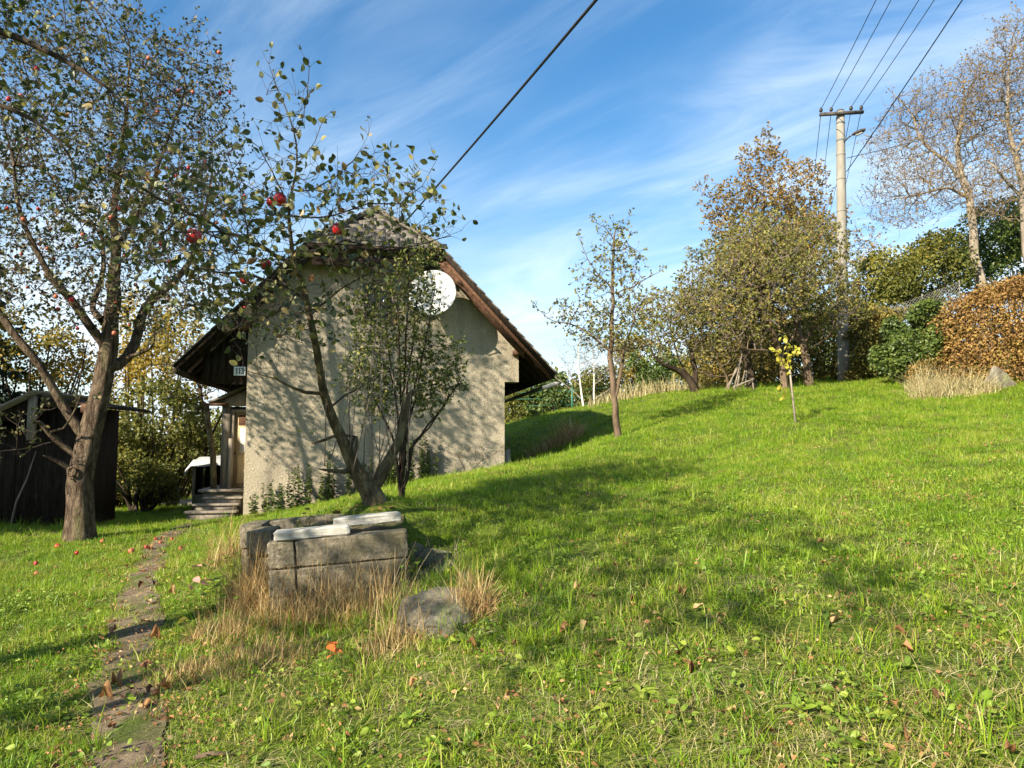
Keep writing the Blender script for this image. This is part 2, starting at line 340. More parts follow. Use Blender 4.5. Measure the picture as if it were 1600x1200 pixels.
M_APPLE2 = surf('apple_faded', [(0.3, (0.30, 0.05, 0.03)), (0.55, (0.40, 0.10, 0.05)), (0.8, (0.42, 0.25, 0.09))], 7, 4, 0.45, 0.0, spec=0.4)
M_LAMP = surf('lamp_glass', [(0.3, (0.25, 0.25, 0.24)), (0.7, (0.3, 0.3, 0.29))], 5, 2, 0.3, 0.0)
def glassmat():
    m, n, l, out = nmat('window_glass')
    p = n.new('ShaderNodeBsdfPrincipled'); l.new(p.outputs[0], out.inputs[0])
    p.inputs['Base Color'].default_value = (0.02, 0.03, 0.05, 1); p.inputs['Roughness'].default_value = 0.06; p.inputs['Specular IOR Level'].default_value = 0.8
    return m
M_GLASS = glassmat()

# ------------------------------------------------------------------ terrain
CTRL = np.array([
    (-1.96, 3.84, 0), (-2.7, 5.35, 0.0), (-3.7, 7.4, 0), (-4.65, 9.6, 0), (-5.7, 12, 0), (-7.4, 12.7, 0), (-6.7, 17, -.05), (-10, 14, 0),
    (-10, 22, -.1), (-14, 6, 0), (-14, 16, -.1), (-6, 5, 0), (-3, 0, 0), (-8, 0, 0), (-14, 28, -.5), (-5, 28, -.2), (0, 0, .06), (-5.5, 7.5, 0),
    (2.2, 3, .45), (.8, 2.8, .28), (-.6, 3.2, .12), (.3, 4.5, .42), (.9, 5.8, .62), (-.55, 6.3, .48), (2.8, 8, .92), (3.9, 6.5, .88), (5, 3, .75), (8, 3, 1.1), (8, 8, 1.55),
    (-1.2, 8.6, .92), (-1.45, 8.0, 1.0), (-2.6, 8.2, .55), (-.45, 10, .98), (-2.4, 10.5, .72), (-4.1, 12.5, .25), (-2.2, 13.5, .78), (-2.1, 6.15, .07), (-1.5, 6.2, .12), (-.95, 6.1, .24), (-1.6, 5.4, .10), (-2.6, 7.4, .25), (-3.1, 6.6, .03), (-.82, 6.75, .30), (-.62, 7.25, .52),
    (-5.9, 16.2, .0), (-4.3, 16.3, .28), (-2.95, 16.5, .5), (-1.7, 16.5, .76), (-.4, 16.0, 1.02), (.1, 17.6, .95),
    (2.44, 17, 1.78), (5.76, 15, 2.05), (5, 23, 3.05), (3.8, 22, 2.6), (6.05, 24, 3.33), (7.8, 25, 3.5), (9.6, 24, 3.54), (11.7, 26, 3.85), (12, 23, 3.6), (11.3, 20, 3.1),
    (11.9, 18, 2.95), (9.7, 14, 2.2), (5.2, 12, 1.56), (3.65, 14, 1.55), (2.26, 13, 1.33), (.63, 14.5, 1.28), (8, 18, 2.6),
    (.7, 27, 2.3), (0, 26, 1.75), (2.4, 28, 2.9), (.6, 19.5, 1.05), (1.8, 20.8, 1.7), (1, 23, 1.65), (-1, 22, .7), (5, 28, 3.4), (5, 33, 3.5), (0, 33, 2.6),
    (20, 30, 5.2), (25, 20, 5.2), (20, 10, 3.6), (13, 8, 2.4), (15, 2, 2.2), (30, 45, 6.5), (10, 45, 4.6), (0, 45, 2.8), (-15, 45, -1), (-30, 30, -2), (-30, 10, -.6), (0, -8, 0), (10, -8, 1.4), (-10, -8, 0)], float)
def _k(r2): return 0.5 * r2 * np.log(r2 + 1e-9)
def _fit():
    X = CTRL[:, :2]; n = len(X)
    K = _k(((X[:, None] - X[None]) ** 2).sum(-1)) + 0.02 * np.eye(n)
    P = np.hstack([np.ones((n, 1)), X])
    A = np.block([[K, P], [P.T, np.zeros((3, 3))]])
    return np.linalg.solve(A, np.concatenate([CTRL[:, 2], np.zeros(3)]))
TW = _fit()
def zt(x, y):
    x = np.asarray(x, float); y = np.asarray(y, float); sh = x.shape
    q = np.stack([x.ravel(), y.ravel()], -1)
    c = np.array([0, 18.0]); d = q - c; rr = np.linalg.norm(d, axis=1)
    lim = np.where(rr > 30, 30 + 8 * np.tanh((rr - 30) / 8), rr)
    qq = c + d * (lim / np.maximum(rr, 1e-6))[:, None]
    out = np.empty(len(q))
    for i in range(0, len(q), 20000):
        s = slice(i, i + 20000)
        K = _k(((qq[s][:, None] - CTRL[None, :, :2]) ** 2).sum(-1))
        out[s] = K @ TW[:-3] + TW[-3] + qq[s] @ TW[-2:]
    out = out + 0.018 * np.sin(q[:, 0] * 2.3 + 1.7 * np.sin(q[:, 1] * 1.3)) * np.sin(q[:, 1] * 1.9 + q[:, 0] * .7)
    far = np.clip((rr - 45) / 200, 0, 1)
    out = out * (1 - far) + far * (-3)
    return out.reshape(sh)
def zg(x, y): return float(zt(np.array([x]), np.array([y]))[0])
def on(px, py, lo=1.5, hi=60):
    """the ground point seen at a pixel"""
    d = ray(px, py); ts = np.linspace(lo, hi, 1500) / d[1]
    P = CAM + d[None] * ts[:, None]; below = P[:, 2] < zt(P[:, 0], P[:, 1])
    i = int(np.argmax(below)) if below.any() else len(ts) - 1
    return P[i][0], P[i][1], zg(P[i][0], P[i][1])

# the path
PATH = np.array([(-1.2, 1.2), (-1.55, 2.6), (-1.96, 3.84), (-2.35, 4.6), (-2.75, 5.4), (-3.2, 6.4), (-3.68, 7.4), (-4.2, 8.5), (-4.65, 9.6), (-5.2, 10.8), (-5.7, 12), (-6.1, 13.4), (-6.4, 14.8), (-6.6, 16.3)])
def path_dist(x, y):
    q = np.stack([np.ravel(x), np.ravel(y)], -1); best = np.full(len(q), 1e9)
    for a, b in zip(PATH[:-1], PATH[1:]):
        ab = b - a; t = np.clip(((q - a) @ ab) / (ab @ ab), 0, 1)
        best = np.minimum(best, np.linalg.norm(q - a - t[:, None] * ab, axis=1))
    return best.reshape(np.shape(x))

def lawn_material():
    m, n, l, out = nmat('lawn')
    p = n.new('ShaderNodeBsdfPrincipled'); l.new(p.outputs[0], out.inputs[0]); p.inputs['Roughness'].default_value = 1.0; p.inputs['Specular IOR Level'].default_value = 0.1
    g = n.new('ShaderNodeNewGeometry')
    n1 = n.new('ShaderNodeTexNoise'); n1.inputs['Scale'].default_value = 1.1; n1.inputs['Detail'].default_value = 6
    n2 = n.new('ShaderNodeTexNoise'); n2.inputs['Scale'].default_value = 26; n2.inputs['Detail'].default_value = 8
    l.new(g.outputs['Position'], n1.inputs['Vector']); l.new(g.outputs['Position'], n2.inputs['Vector'])
    mx = n.new('ShaderNodeMix'); mx.inputs[0].default_value = 0.6; l.new(n1.outputs['Fac'], mx.inputs[2]); l.new(n2.outputs['Fac'], mx.inputs[3])
    r = ramp(n, [(0.3, (0.035, 0.045, 0.010)), (0.45, (0.065, 0.095, 0.012)), (0.58, (0.11, 0.15, 0.018)), (0.72, (0.17, 0.17, 0.04))])
    l.new(mx.outputs[0], r.inputs[0]); l.new(r.outputs[0], p.inputs['Base Color'])
    b = n.new('ShaderNodeBump'); b.inputs['Strength'].default_value = 1.0; b.inputs['Distance'].default_value = 0.05
    l.new(n2.outputs['Fac'], b.inputs['Height']); l.new(b.outputs[0], p.inputs['Normal'])
    return m
def warp(n, core, far, cells):
    t = np.linspace(-1, 1, n); s = np.sign(t); a = np.abs(t)
    k = cells
    return np.where(a < k, t / k * core, s * (core + (far - core) * ((a - k) / (1 - k)) ** 3))
gx = warp(300, 18, 900, 0.8); gy = warp(340, 20, 900, 0.8) + 15
GX, GY = np.meshgrid(gx, gy)
GZ = zt(GX, GY)
nx, ny = len(gx), len(gy)
ii = (np.arange(ny - 1)[:, None] * nx + np.arange(nx - 1)[None]).ravel()
gf = np.stack([ii, ii + 1, ii + nx + 1, ii + nx], -1)
ground = obj('ground', make_mesh('ground', np.stack([GX.ravel(), GY.ravel(), GZ.ravel()], -1), gf, lawn_material(), True))
tag(ground, 'rising garden lawn around the cottage and orchard', 'ground', kind='structure')

# path strip
def path_build():
    seg = []
    for a, b in zip(PATH[:-1], PATH[1:]):
        k = max(2, int(np.linalg.norm(b - a) / 0.12))
        seg.append(a + (b - a) * np.linspace(0, 1, k, endpoint=False)[:, None])
    C = np.vstack(seg + [PATH[-1:]])
    for _ in range(12): C[1:-1] = (C[:-2] + 2 * C[1:-1] + C[2:]) / 4
    T = np.gradient(C, axis=0); T /= np.linalg.norm(T, axis=1)[:, None]
    Nn = np.stack([-T[:, 1], T[:, 0]], -1)
    g = np.random.default_rng(3)
    W = []
    for s in (-1, 1):
        w = g.normal(0, 1, len(C)); w = np.convolve(w, np.ones(4) / 4, 'same')
        W.append(s * (0.185 + 0.07 * w))
    cols = np.linspace(0, 1, 6)
    P = np.stack([C + Nn * (W[0] * (1 - c) + W[1] * c)[:, None] for c in cols], 1)
    Z = zt(P[..., 0], P[..., 1]) + 0.012 + 0.010 * np.sin(cols * math.pi)[None]
    V = np.concatenate([P, Z[..., None]], -1).reshape(-1, 3)
    i = (np.arange(len(C) - 1)[:, None] * 6 + np.arange(5)[None]).ravel()
    o = obj('path', make_mesh('path', V, np.stack([i, i + 1, i + 7, i + 6], -1), M_DIRT, True))
    tag(o, 'narrow trodden dirt path with flat stones leading to the cottage steps', 'path', kind='structure')
    # flat stones set in it
    acc = np.concatenate([[0], np.cumsum(np.linalg.norm(np.diff(C, axis=0), axis=1))])
    s = 2.0; k = 0
    while s < acc[-1] - 0.5:
        j = int(np.searchsorted(acc, s)); c = C[j] + Nn[j] * g.uniform(-.05, .05)
        L, Wd = g.uniform(.20, .34), g.uniform(.14, .19)
        n = 12; ang = np.sort(np.arange(n) * 2 * math.pi / n + g.uniform(-.2, .2, n))
        ca, sa = T[j][0], T[j][1]
        ring = [(np.cos(t) * L * g.uniform(.85, 1.1), np.sin(t) * Wd * g.uniform(.85, 1.1)) for t in ang]
        ring = [(c[0] + ca * a - sa * b, c[1] + sa * a + ca * b) for a, b in ring]
        zc = zg(*c)
        V = [(x, y, zg(x, y) - .03) for x, y in ring] + [(x, y, zg(x, y) + .010) for x, y in ring] + [(c[0] + (x - c[0]) * .85, c[1] + (y - c[1]) * .85, zg(x, y) + .017) for x, y in ring]
        Fc = [(a, (a + 1) % n, (a + 1) % n + n, a + n) for a in range(n)] + [(a + n, (a + 1) % n + n, (a + 1) % n + 2 * n, a + 2 * n) for a in range(n)] + [tuple(range(2 * n, 3 * n))]
        obj('paving_stone', make_mesh('paving_stone', V, Fc, M_PAVE), o)
        s += 2 * L + g.uniform(.05, .35); k += 1
path_build()

# ------------------------------------------------------------------ cottage
HA = np.array([-.188, .982, 0]); HA /= np.linalg.norm(HA)      # along the ridge, away from the camera
HR = np.array([HA[1], -HA[0], 0])                              # along the gable, to the right
HG = at(383, 690, 16.3); HG[2] = 0
HROT = math.atan2(HR[1], HR[0])
def H(u, v, w): return HG + HR * u + HA * v + np.array([0, 0, w])
cottage = empty('cottage', HG, 'grey roughcast cottage with a steep half-hipped shingle roof behind the small apple tree', 'house', rz=HROT)
# children are written in the house frame: x = u, y = v, z = w
UL, UR, ZE, SL = -1.39, 6.91, 3.28, 1.06
UC = (UL + UR) / 2; ZR = ZE + (UR - UC) * SL
VF, VB, VR = -0.55, 9.4, 1.9
ZH = 6.1; UHL = UL + (ZH - ZE) / SL; UHR = UR - (ZH - ZE) / SL
def zroof(u): return ZE + (min(u, 2 * UC - u) - UL) * SL
TR = 0.14                       # vertical thickness of the roof
def zu(u): return zroof(u) - TR - 0.02
def zwall(u, v):                # underside of the roof incl. the hip
    return min(zu(u), ZH + (v - VF) * (ZR - ZH) / (VR - VF) - TR - 0.02)
W0, W1 = 2.52, 3.22
WZ0, WZ1 = 4.46, 5.32
uh0 = UC - (ZR - (zwall(UC, 0) + TR + .02)) / SL          # where hip plane meets slope, at v=0
uh1 = 2 * UC - uh0
def plate(outer, hole, y0, y1):
    """flat wall with one rectangular opening: quads from the opening's corners to the outline"""
    import bmesh
    bm = bmesh.new(); rings = []
    for poly in (outer, hole):
        vs = [bm.verts.new((u, y0, w)) for u, w in poly]; rings.append(vs)
        for i in range(len(vs)): bm.edges.new((vs[i], vs[(i + 1) % len(vs)]))
    bmesh.ops.triangle_fill(bm, edges=list(bm.edges), use_beauty=True)
    bmesh.ops.recalc_face_normals(bm, faces=list(bm.faces))
    ext = bmesh.ops.extrude_face_region(bm, geom=list(bm.faces))
    bmesh.ops.translate(bm, vec=(0, y1 - y0, 0), verts=[v for v in ext['geom'] if isinstance(v, bmesh.types.BMVert)])
    bmesh.ops.recalc_face_normals(bm, faces=list(bm.faces))
    me = bpy.data.meshes.new('gable_wall'); bm.to_mesh(me); bm.free(); me.materials.append(M_PLASTER)
    return me
outl = [(0, -.6), (5.82, -.6), (5.82, 3.09), (6.16, 3.09), (6.16, zu(6.16)), (uh1, zwall(uh1, 0)), (uh0, zwall(uh0, 0)), (0, zu(0))]
obj('gable_wall', plate(outl, [(W0, WZ0), (W1, WZ0), (W1, WZ1), (W0, WZ1)], 0, .35), cottage)
m = MB(); m.box(0.0, .35, .352, 9, -.8, zu(0.0)); m.build('side_wall', M_PLASTER, cottage)
m = MB(); m.box(5.47, 5.82, .352, 9, -.6, 3.09); m.build('side_wall', M_PLASTER, cottage)
m = MB(); m.prism([(0, 9.002, -.8), (5.82, 9.002, -.8), (5.82, 9.002, zu(5.82)), (UC, 9.002, zu(UC)), (0, 9.002, zu(0))], (0, .3, 0)); m.build('rear_wall', M_PLASTER, cottage)
# roof: one deck per slope
roof = MB()
def deck(mb, P): mb.prism([(x, y, z - TR) for x, y, z in P], (0, 0, TR))
deck(roof, [(UL, VF, ZE), (UL, VB, ZE), (UC, VB, ZR), (UC, VR, ZR), (UHL, VF, ZH)])
roof_l = roof.build('roof', M_WOODD, cottage)
roof = MB(); deck(roof, [(UR, VF, ZE), (UHR, VF, ZH), (UC + .001, VR, ZR), (UC + .001, VB, ZR), (UR, VB, ZE)])
roof_r = roof.build('roof', M_WOODD, cottage)
roof = MB(); deck(roof, [(UHL + .004, VF - .06, ZH - .04), (UHR - .004, VF - .06, ZH - .04), (UC, VR - .004, ZR + .002)])
roof_h = roof.build('roof_hip', M_WOODD, cottage)
# shingle courses on the slopes
def shingle(L, W, T): # a slightly wedge-shaped tile lying along +y (upslope) in its own frame
    return [(-W / 2, 0, 0), (W / 2, 0, 0), (W / 2, L, 0), (-W / 2, L, 0), (-W / 2, 0, T), (W / 2, 0, T), (W / 2, L, T * .35), (-W / 2, L, T * .35)]
g = np.random.default_rng(11)
for side, ue, par in ((1, UL, roof_l), (-1, UR, roof_r)):
    mb = MB(); sl = math.hypot(1, SL); nrow = 22; Ltot = (UC - UL) * sl; nv = np.array([-side * SL, 0, 1]) / sl
    up = np.array([side, 0, SL]) / sl
    for k in range(nrow):
        s0 = Ltot * k / nrow - .05; s1 = s0 + Ltot / nrow * 1.25
        if s1 > Ltot: s1 = Ltot
        z0 = ZE + s0 * SL / sl
        v0 = VF - .05 if z0 < ZH else VF + (z0 - ZH) / (ZR - ZH) * (VR - VF)
        v = v0
        while v < VB:
            w = g.uniform(.28, .36); a0 = s0 + g.uniform(-.015, .015); T = g.uniform(.022, .034)
            p0 = np.array([ue, 0, ZE]) + up * a0; p1 = np.array([ue, 0, ZE]) + up * s1
            lo, hi = nv * .004, nv * T
            y0, y1 = v + .006, min(v + w, VB + .03)
            q = lambda p, y, d: tuple(p + d + np.array([0, y, 0]))
            c = [q(p0, y0, lo), q(p0, y1, lo), q(p1, y1, lo), q(p1, y0, lo), q(p0, y0, hi + lo), q(p0, y1, hi + lo), q(p1, y1, hi * .3 + lo), q(p1, y0, hi * .3 + lo)]
            mb.box8(c); v += w
    o = mb.build('shingle_courses', M_SHINGLE, par); o['kind'] = 'stuff'
# hip: each shingle on its own
hl = math.hypot(VR - VF, ZR - ZH); hup = np.array([0, VR - VF, ZR - ZH]) / hl; hn = np.array([0, -(ZR - ZH), VR - VF]) / hl
nrow = 9; sh_meshes = [MB() for _ in range(4)]
for k, mb in enumerate(sh_meshes): mb.box8([(x, y, z) for x, y, z in shingle(hl / nrow * 1.2, .318 + .002 * k, .006 + .001 * k)])
sh_meshes = [mb.mesh('shingle', M_SHINGLE) for mb in sh_meshes]
for k in range(nrow):
    s = hl * k / nrow - .03; half = (UC - UHL) * (1 - s / hl) + .02
    u = UC - half + .12 + (k % 2) * .06 - .05
    while u < UC + half - .04:
        p = np.array([UC * 0 + u, VF - .06 + .004, ZH - .04 + .004]) + hup * s + hn * .004
        o = obj('shingle', sh_meshes[g.integers(4)], roof_h, p, (math.atan2(hup[2], hup[1]), 0, g.normal(0, .012)))
        o.location[1] += g.uniform(-.015, .015)
        u += .325
mb = MB()
for k in range(20):
    v = VR + k * (VB - VR) / 20
    mb.prism([(UC - .16, v, ZR - .10), (UC, v, ZR + .075 + .004 * (k % 2)), (UC + .16, v, ZR - .10), (UC, v, ZR + .02)], (0, (VB - VR) / 20 * 1.04, 0))
mb.build('ridge_cap', M_SHINGLE, cottage)
for s, uh in ((1, UHL), (-1, UHR)):
    m = MB(); m.tube([(uh, VF - .05, ZH + .02), (UC, VR, ZR + .05)], .06, 7); m.build('hip_cap', M_SHINGLE, cottage)
# verge boards and eaves timber
def verge(u0, u1, v0, v1, drop0, drop1, name, mat):
    mb = MB(); P = []
    for u in (u0, u1):
        P.append((u, zroof(u) - drop0, zroof(u) - drop1))
    mb.box8([(u0, v0, P[0][2]), (u1, v0, P[1][2]), (u1, v1, P[1][2]), (u0, v1, P[0][2]), (u0, v0, P[0][1]), (u1, v0, P[1][1]), (u1, v1, P[1][1]), (u0, v1, P[0][1])])
    return mb.build(name, mat, cottage)
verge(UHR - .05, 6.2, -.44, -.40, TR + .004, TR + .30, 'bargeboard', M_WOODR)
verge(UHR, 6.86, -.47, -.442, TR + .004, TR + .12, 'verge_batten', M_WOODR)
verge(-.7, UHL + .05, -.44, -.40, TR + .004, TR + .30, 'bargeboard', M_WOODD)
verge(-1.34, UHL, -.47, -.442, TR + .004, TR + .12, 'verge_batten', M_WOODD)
m = MB(); m.box(UHL + .1, UHR - .1, -.46, -.42, ZH - TR - .36, ZH - TR - .09); m.build('hip_fascia', M_WOODD, cottage)
for u in (6.03, -.12):
    m = MB(); m.box(u - .02, u + .2, -.42, -.004, zu(u) - .34, zu(u) - .1 if u < 0 else zu(6.23) - .02); m.build('purlin_end', M_WOODR, cottage)
for k in range(14):
    v = -.2 + k * .68
    for s, ue in ((1, UL), (-1, UR)):
        mb = MB(); a = ue + s * .12; b = ue + s * 1.15
        mb.box8([(a, v, zroof(a) - TR - .12), (b, v, zroof(b) - TR - .12), (b, v + .1, zroof(b) - TR - .12), (a, v + .1, zroof(a) - TR - .12),
                 (a, v, zroof(a) - TR - .003), (b, v, zroof(b) - TR - .003), (b, v + .1, zroof(b) - TR - .003), (a, v + .1, zroof(a) - TR - .003)])
        mb.build('rafter', M_WOODD, cottage)
# gutter on the right
gp = []; n = 9
for k in range(n + 1):
    t = math.pi * (k / n); gp.append((-math.cos(t) * .075, -math.sin(t) * .075))
ring = gp + [(x * .9, z * .9) for x, z in gp[::-1]]
mb = MB(); mb.prism([(UR + .04 + x, VF - .1, 3.05 + z) for x, z in ring], (0, 9.9, -.04)); mb.build('gutter', M_ZINC, cottage)
for k in range(8):
    mb = MB(); v = -.3 + k * 1.2; mb.box(UR - .12, UR + .125, v, v + .025, 3.056, 3.062); mb.build('gutter_bracket', M_ZINC, cottage)
mb = MB(); mb.prism([(UR + .04 + x * 1.08, VF - .125, 3.05 + z * 1.08) for x, z in gp], (0, .02, 0)); mb.build('gutter_end', M_WIRE, cottage)
# left: eaves beam, dark boarding between gable and eaves
m = MB(); m.tube([(UL + .06, -.62, 3.16), (UL + .03, 1.5, 3.15), (UL + .06, 4, 3.17), (UL + .04, 6.5, 3.15)], [.075, .08, .07, .065], 8); m.build('eaves_beam', M_BARKD, cottage, True)
for k in range(6):
    u0 = -.95 + k * .157
    m = MB(); m.box8([(u0, .05, 2.94), (u0 + .15, .05, 2.94), (u0 + .15, .075, 2.94), (u0, .075, 2.94), (u0, .05, zu(u0)), (u0 + .15, .05, zu(u0 + .15)), (u0 + .15, .075, zu(u0 + .15)), (u0, .075, zu(u0))])
    m.build('eaves_board', M_WOODD, cottage)
# window
m = MB(); z0, z1 = WZ0 + .003, WZ1 - .003; a, b = W0 + .003, W1 - .003
for bx in ((a, a + .06, z0, z1), (b - .06, b, z0, z1), (a + .061, b - .061, z0, z0 + .06), (a + .061, b - .061, z1 - .06, z1), ((a + b) / 2 - .025, (a + b) / 2 + .025, z0 + .061, z1 - .061)):
    m.box(bx[0], bx[1], .10, .15, bx[2], bx[3])
win = m.build('window', M_WOODG, cottage)
for k in (0, 1):
    m = MB(); c = (a + b) / 2
    m.box(a + .06 if k == 0 else c + .025, c - .025 if k == 0 else b - .06, .12, .126, z0 + .06, z1 - .06); m.build('pane', M_GLASS, win)
m = MB(); m.box(W0 - .06, W1 + .06, -.05, .098, WZ0 - .05, WZ0 - .001); m.build('sill', M_CONC, win)
# porch: door facing the garden path
VD = 1.15
m = MB(); m.box(-.70, -.52, VD - .1, VD + .06, .58, 2.50); m.build('porch_post', M_WOODG, cottage)
m = MB(); m.box(-.518, -.43, VD - .06, VD + .03, .60, 2.36); m.box(-.518, -.002, VD - .06, VD + .03, 2.363, 2.44); m.build('door_frame', M_WOODG, cottage)
m = MB(); m.box(-.427, -.002, VD, VD + .04, .60, 2.36)
door = m.build('door', M_WOODY, cottage)
for (z0, z1) in ((.70, 1.35), (2.06, 2.30)):
    m = MB(); m.box(-.34, -.03, VD - .014, VD - .002, z0, z1); m.build('panel', M_WOODR if z0 > 2 else M_WOODY, door, bevel=.006)
m = MB(); m.box(-.30, -.04, VD - .012, VD - .002, 1.42, 2.0); m.build('curtained_pane', M_WHITE, door)
m = MB(); m.box(-.41, -.38, VD - .06, VD - .002, 1.38, 1.42); m.build('handle', M_STEEL, door)
m = MB(); m.box(-.515, -.44, VD - .2, VD - .065, .60, 1.75); m.build('side_board', M_WOODG, cottage)
m = MB(); m.prism([(-.70, VD - .12, 2.503), (-.004, VD - .12, 2.503), (-.004, VD - .12, 2.92), (-.10, VD - .12, 2.92), (-.62, VD - .12, 2.66)], (0, .05, 0)); m.build('porch_gable', M_WOODG, cottage)
m = MB(); m.box8([(-.95, VD - .3, 2.56), (-.02, VD - .3, 3.02), (-.02, 3.2, 3.02), (-.95, 3.2, 2.56), (-.95, VD - .3, 2.61), (-.02, VD - .3, 3.07), (-.02, 3.2, 3.07), (-.95, 3.2, 2.61)]); m.build('porch_roof', M_SHINGLE, cottage)
m = MB(); m.tube([(-.80, VD - .25, .60), (-.84, VD - .25, 1.4), (-.97, VD - .25, 2.1), (-1.02, VD - .25, 2.55)], [.075, .07, .065, .06], 8); m.build('porch_pole', M_BARKG, cottage, True)
m = MB(); m.box(-1.10, -.55, VD - .31, VD - .19, 2.50, 2.56); m.build('porch_beam', M_WOODR, cottage)
m = MB(); m.box(-.72, -.01, VD + .07, VD + .12, .6, 2.5); m.build('porch_wall', M_WOODD, cottage)
m = MB(); m.box(-1.0, -.004, .72, 3.2, -.2, .53); m.build('porch_plinth', M_STONE, cottage)
m = MB(); m.box(-1.08, -.004, .62, 3.2, .533, .59); m.build('porch_floor', M_WOODG, cottage)

steps = empty('wooden_steps', H(-.6, .4, 0), 'grey weathered plank steps leading up to the cottage door', 'steps', rz=HROT)
for k, (zz_, v0, v1, ua, ub) in enumerate(((.16, -.42, -.1, -.62, .46), (.30, -.12, .13, -.52, .46), (.43, .10, .30, -.36, .50))):
    m = MB(); m.box(ua, ub, v0, v1, zz_ - .045, zz_); m.build('tread', M_WOODG, steps, bevel=.006)
    m = MB(); m.box(ua + .06, ub - .05, v0 + .05, v0 + .085, zz_ - .2, zz_ - .047); m.build('riser', M_WOODG, steps)

# number plate
plate = empty('house_number_plate', H(-.165, .04, 3.235), 'white house number plate reading 113 under the left eaves', 'sign', rz=HROT)
m = MB(); m.box(-.125, .125, -.012, 0, -.10, .10); m.build('plate', M_PLATE, plate, bevel=.004)
def digit(ch, u0):
    mb = MB(); y0, y1 = -.016, -.0125; h, w, t = .135, .058, .020
    if ch == '1':
        mb.box(u0 + w * .5, u0 + w * .5 + t, y0, y1, -h / 2, h / 2)
        mb.prism([(u0 + w * .1, y0, h / 2 - .032), (u0 + w * .5 - .001, y0, h / 2 - .018), (u0 + w * .5 - .001, y0, h / 2), ], (0, y1 - y0, 0))
    else:
        mb.box(u0, u0 + w, y0, y1, h / 2 - t, h / 2)
        mb.prism([(u0 + w - t * 1.1, y0, h / 2 - t - .0005), (u0 + w, y0, h / 2 - t - .0005), (u0 + w * .55, y0, .012), (u0 + w * .3, y0, .012)], (0, y1 - y0, 0))
        cx, cz, r0, r1 = u0 + w * .42, -.026, .021, .042
        n = 12; a0, a1 = math.pi * .55, -math.pi * .85
        for k in range(n):
            t0, t1 = a0 + (a1 - a0) * k / n, a0 + (a1 - a0) * (k + 1) / n
            mb.prism([(cx + r0 * math.cos(t0), y0, cz + r0 * math.sin(t0)), (cx + r1 * math.cos(t0), y0, cz + r1 * math.sin(t0)), (cx + r1 * math.cos(t1), y0, cz + r1 * math.sin(t1)), (cx + r0 * math.cos(t1), y0, cz + r0 * math.sin(t1))], (0, y1 - y0, 0))
    mb.build('digit', M_INK, plate)
for ch, u0 in (('1', -.098), ('1', -.038), ('3', .030)): digit(ch, u0)

# satellite dish
dish = empty('satellite_dish', H(4.05, -.02, 4.55), 'white satellite dish fixed to the gable under the right roof edge', 'satellite dish', rz=HROT)
rad = .54; rings, seg = 9, 40; V, Fc = [], []
for back in (0, 1):
    for i in range(rings + 1):
        rr = rad * i / rings; d = .11 * (rr / rad) ** 2
        for j in range(seg):
            t = 2 * math.pi * j / seg
            V.append((rr * math.cos(t), -d + back * .012, rr * 1.05 * math.sin(t)))
nb = (rings + 1) * seg
for back in (0, 1):
    for i in range(rings):
        for j in range(seg):
            q = (i * seg + j, i * seg + (j + 1) % seg, (i + 1) * seg + (j + 1) % seg, (i + 1) * seg + j); q = tuple(x + back * nb for x in q)
            Fc.append(q[::-1] if back else q)
for j in range(seg):
    a_, b_ = rings * seg + j, rings * seg + (j + 1) % seg; Fc.append((a_, b_, b_ + nb, a_ + nb))
pan = obj('dish', make_mesh('dish', V, Fc, M_WHITE, True), dish, (0, -.62, .44), (R(-16), 0, R(-12)))
m = MB(); m.tube([(0, .01, .1), (0, -.30, .1), (0, -.52, .42)], .022, 8); m.build('wall_arm', M_ZINC, dish)
m = MB(); m.box(-.1, .1, -.002, .018, -.02, .22); m.build('bracket', M_ZINC, dish)
m = MB(); m.tube([(.03, -.68, -.06), (.10, -1.0, .02), (.12, -1.15, .22)], .013, 6); m.build('feed_arm', M_ZINC, dish)
m = MB(); m.tube([(.12, -1.20, .24), (.11, -1.10, .27), (.11, -1.02, .29)], [.03, .035, .022], 10); m.build('receiver_head', M_PLATE, dish)

# plank leaning at the right corner
p0 = H(5.93, .25, .85)
t = empty('leaning_plank', p0, 'short grey plank standing upright at the right corner of the cottage', 'plank', rz=HROT)
m = MB(); m.box8([(-.02, 0, -.3), (.14, 0, -.3), (.14, .03, -.3), (-.02, .03, -.3), (-.06, 0, .62), (.07, 0, .66), (.07, .03, .66), (-.06, .03, .62)]); m.build('board', M_WOODG, t)

# wood store with tarp left of the porch
ws = empty('wood_store', at(322, 770, 18.6), 'dark open wood store with a grey tarp roof left of the porch', 'shed', rz=HROT)
zb = -.55
m = MB(); m.box(-.35, .42, .1, 1.3, zb, zb + .5); m.build('base', M_STONE, ws)
for x in (-.36, .38):
    m = MB(); m.box(x, x + .07, .1, .17, zb + .503, .80); m.build('post', M_WOODG, ws)
m = MB(); m.box(-.29, .38, 1.2, 1.24, zb + .503, .85); m.build('back_panel', M_WOODD, ws)
for x in (-.35, .41):
    m = MB(); m.box(x, x + .02, .172, 1.19, zb + .503, .80); m.build('side_panel', M_WOODD, ws)
nxg, nyg = 14, 12; V = []
for j in range(nyg):
    for i in range(nxg):
        x = -.52 + i * 1.04 / (nxg - 1); y = -.12 + j * 1.5 / (nyg - 1)
        z = .86 - .10 * max(0, (-x - .1)) - .35 * max(0, -x - .36) * 4 - (.9 * max(0, .08 - y)) + .02 * math.sin(x * 9 + y * 5) + .03 * y
        V.append((x, y, z))
i = (np.arange(nyg - 1)[:, None] * nxg + np.arange(nxg - 1)[None]).ravel()
tp = obj('tarp', make_mesh('tarp', V, np.stack([i, i + 1, i + nxg + 1, i + nxg], -1), M_TARP, True), ws)
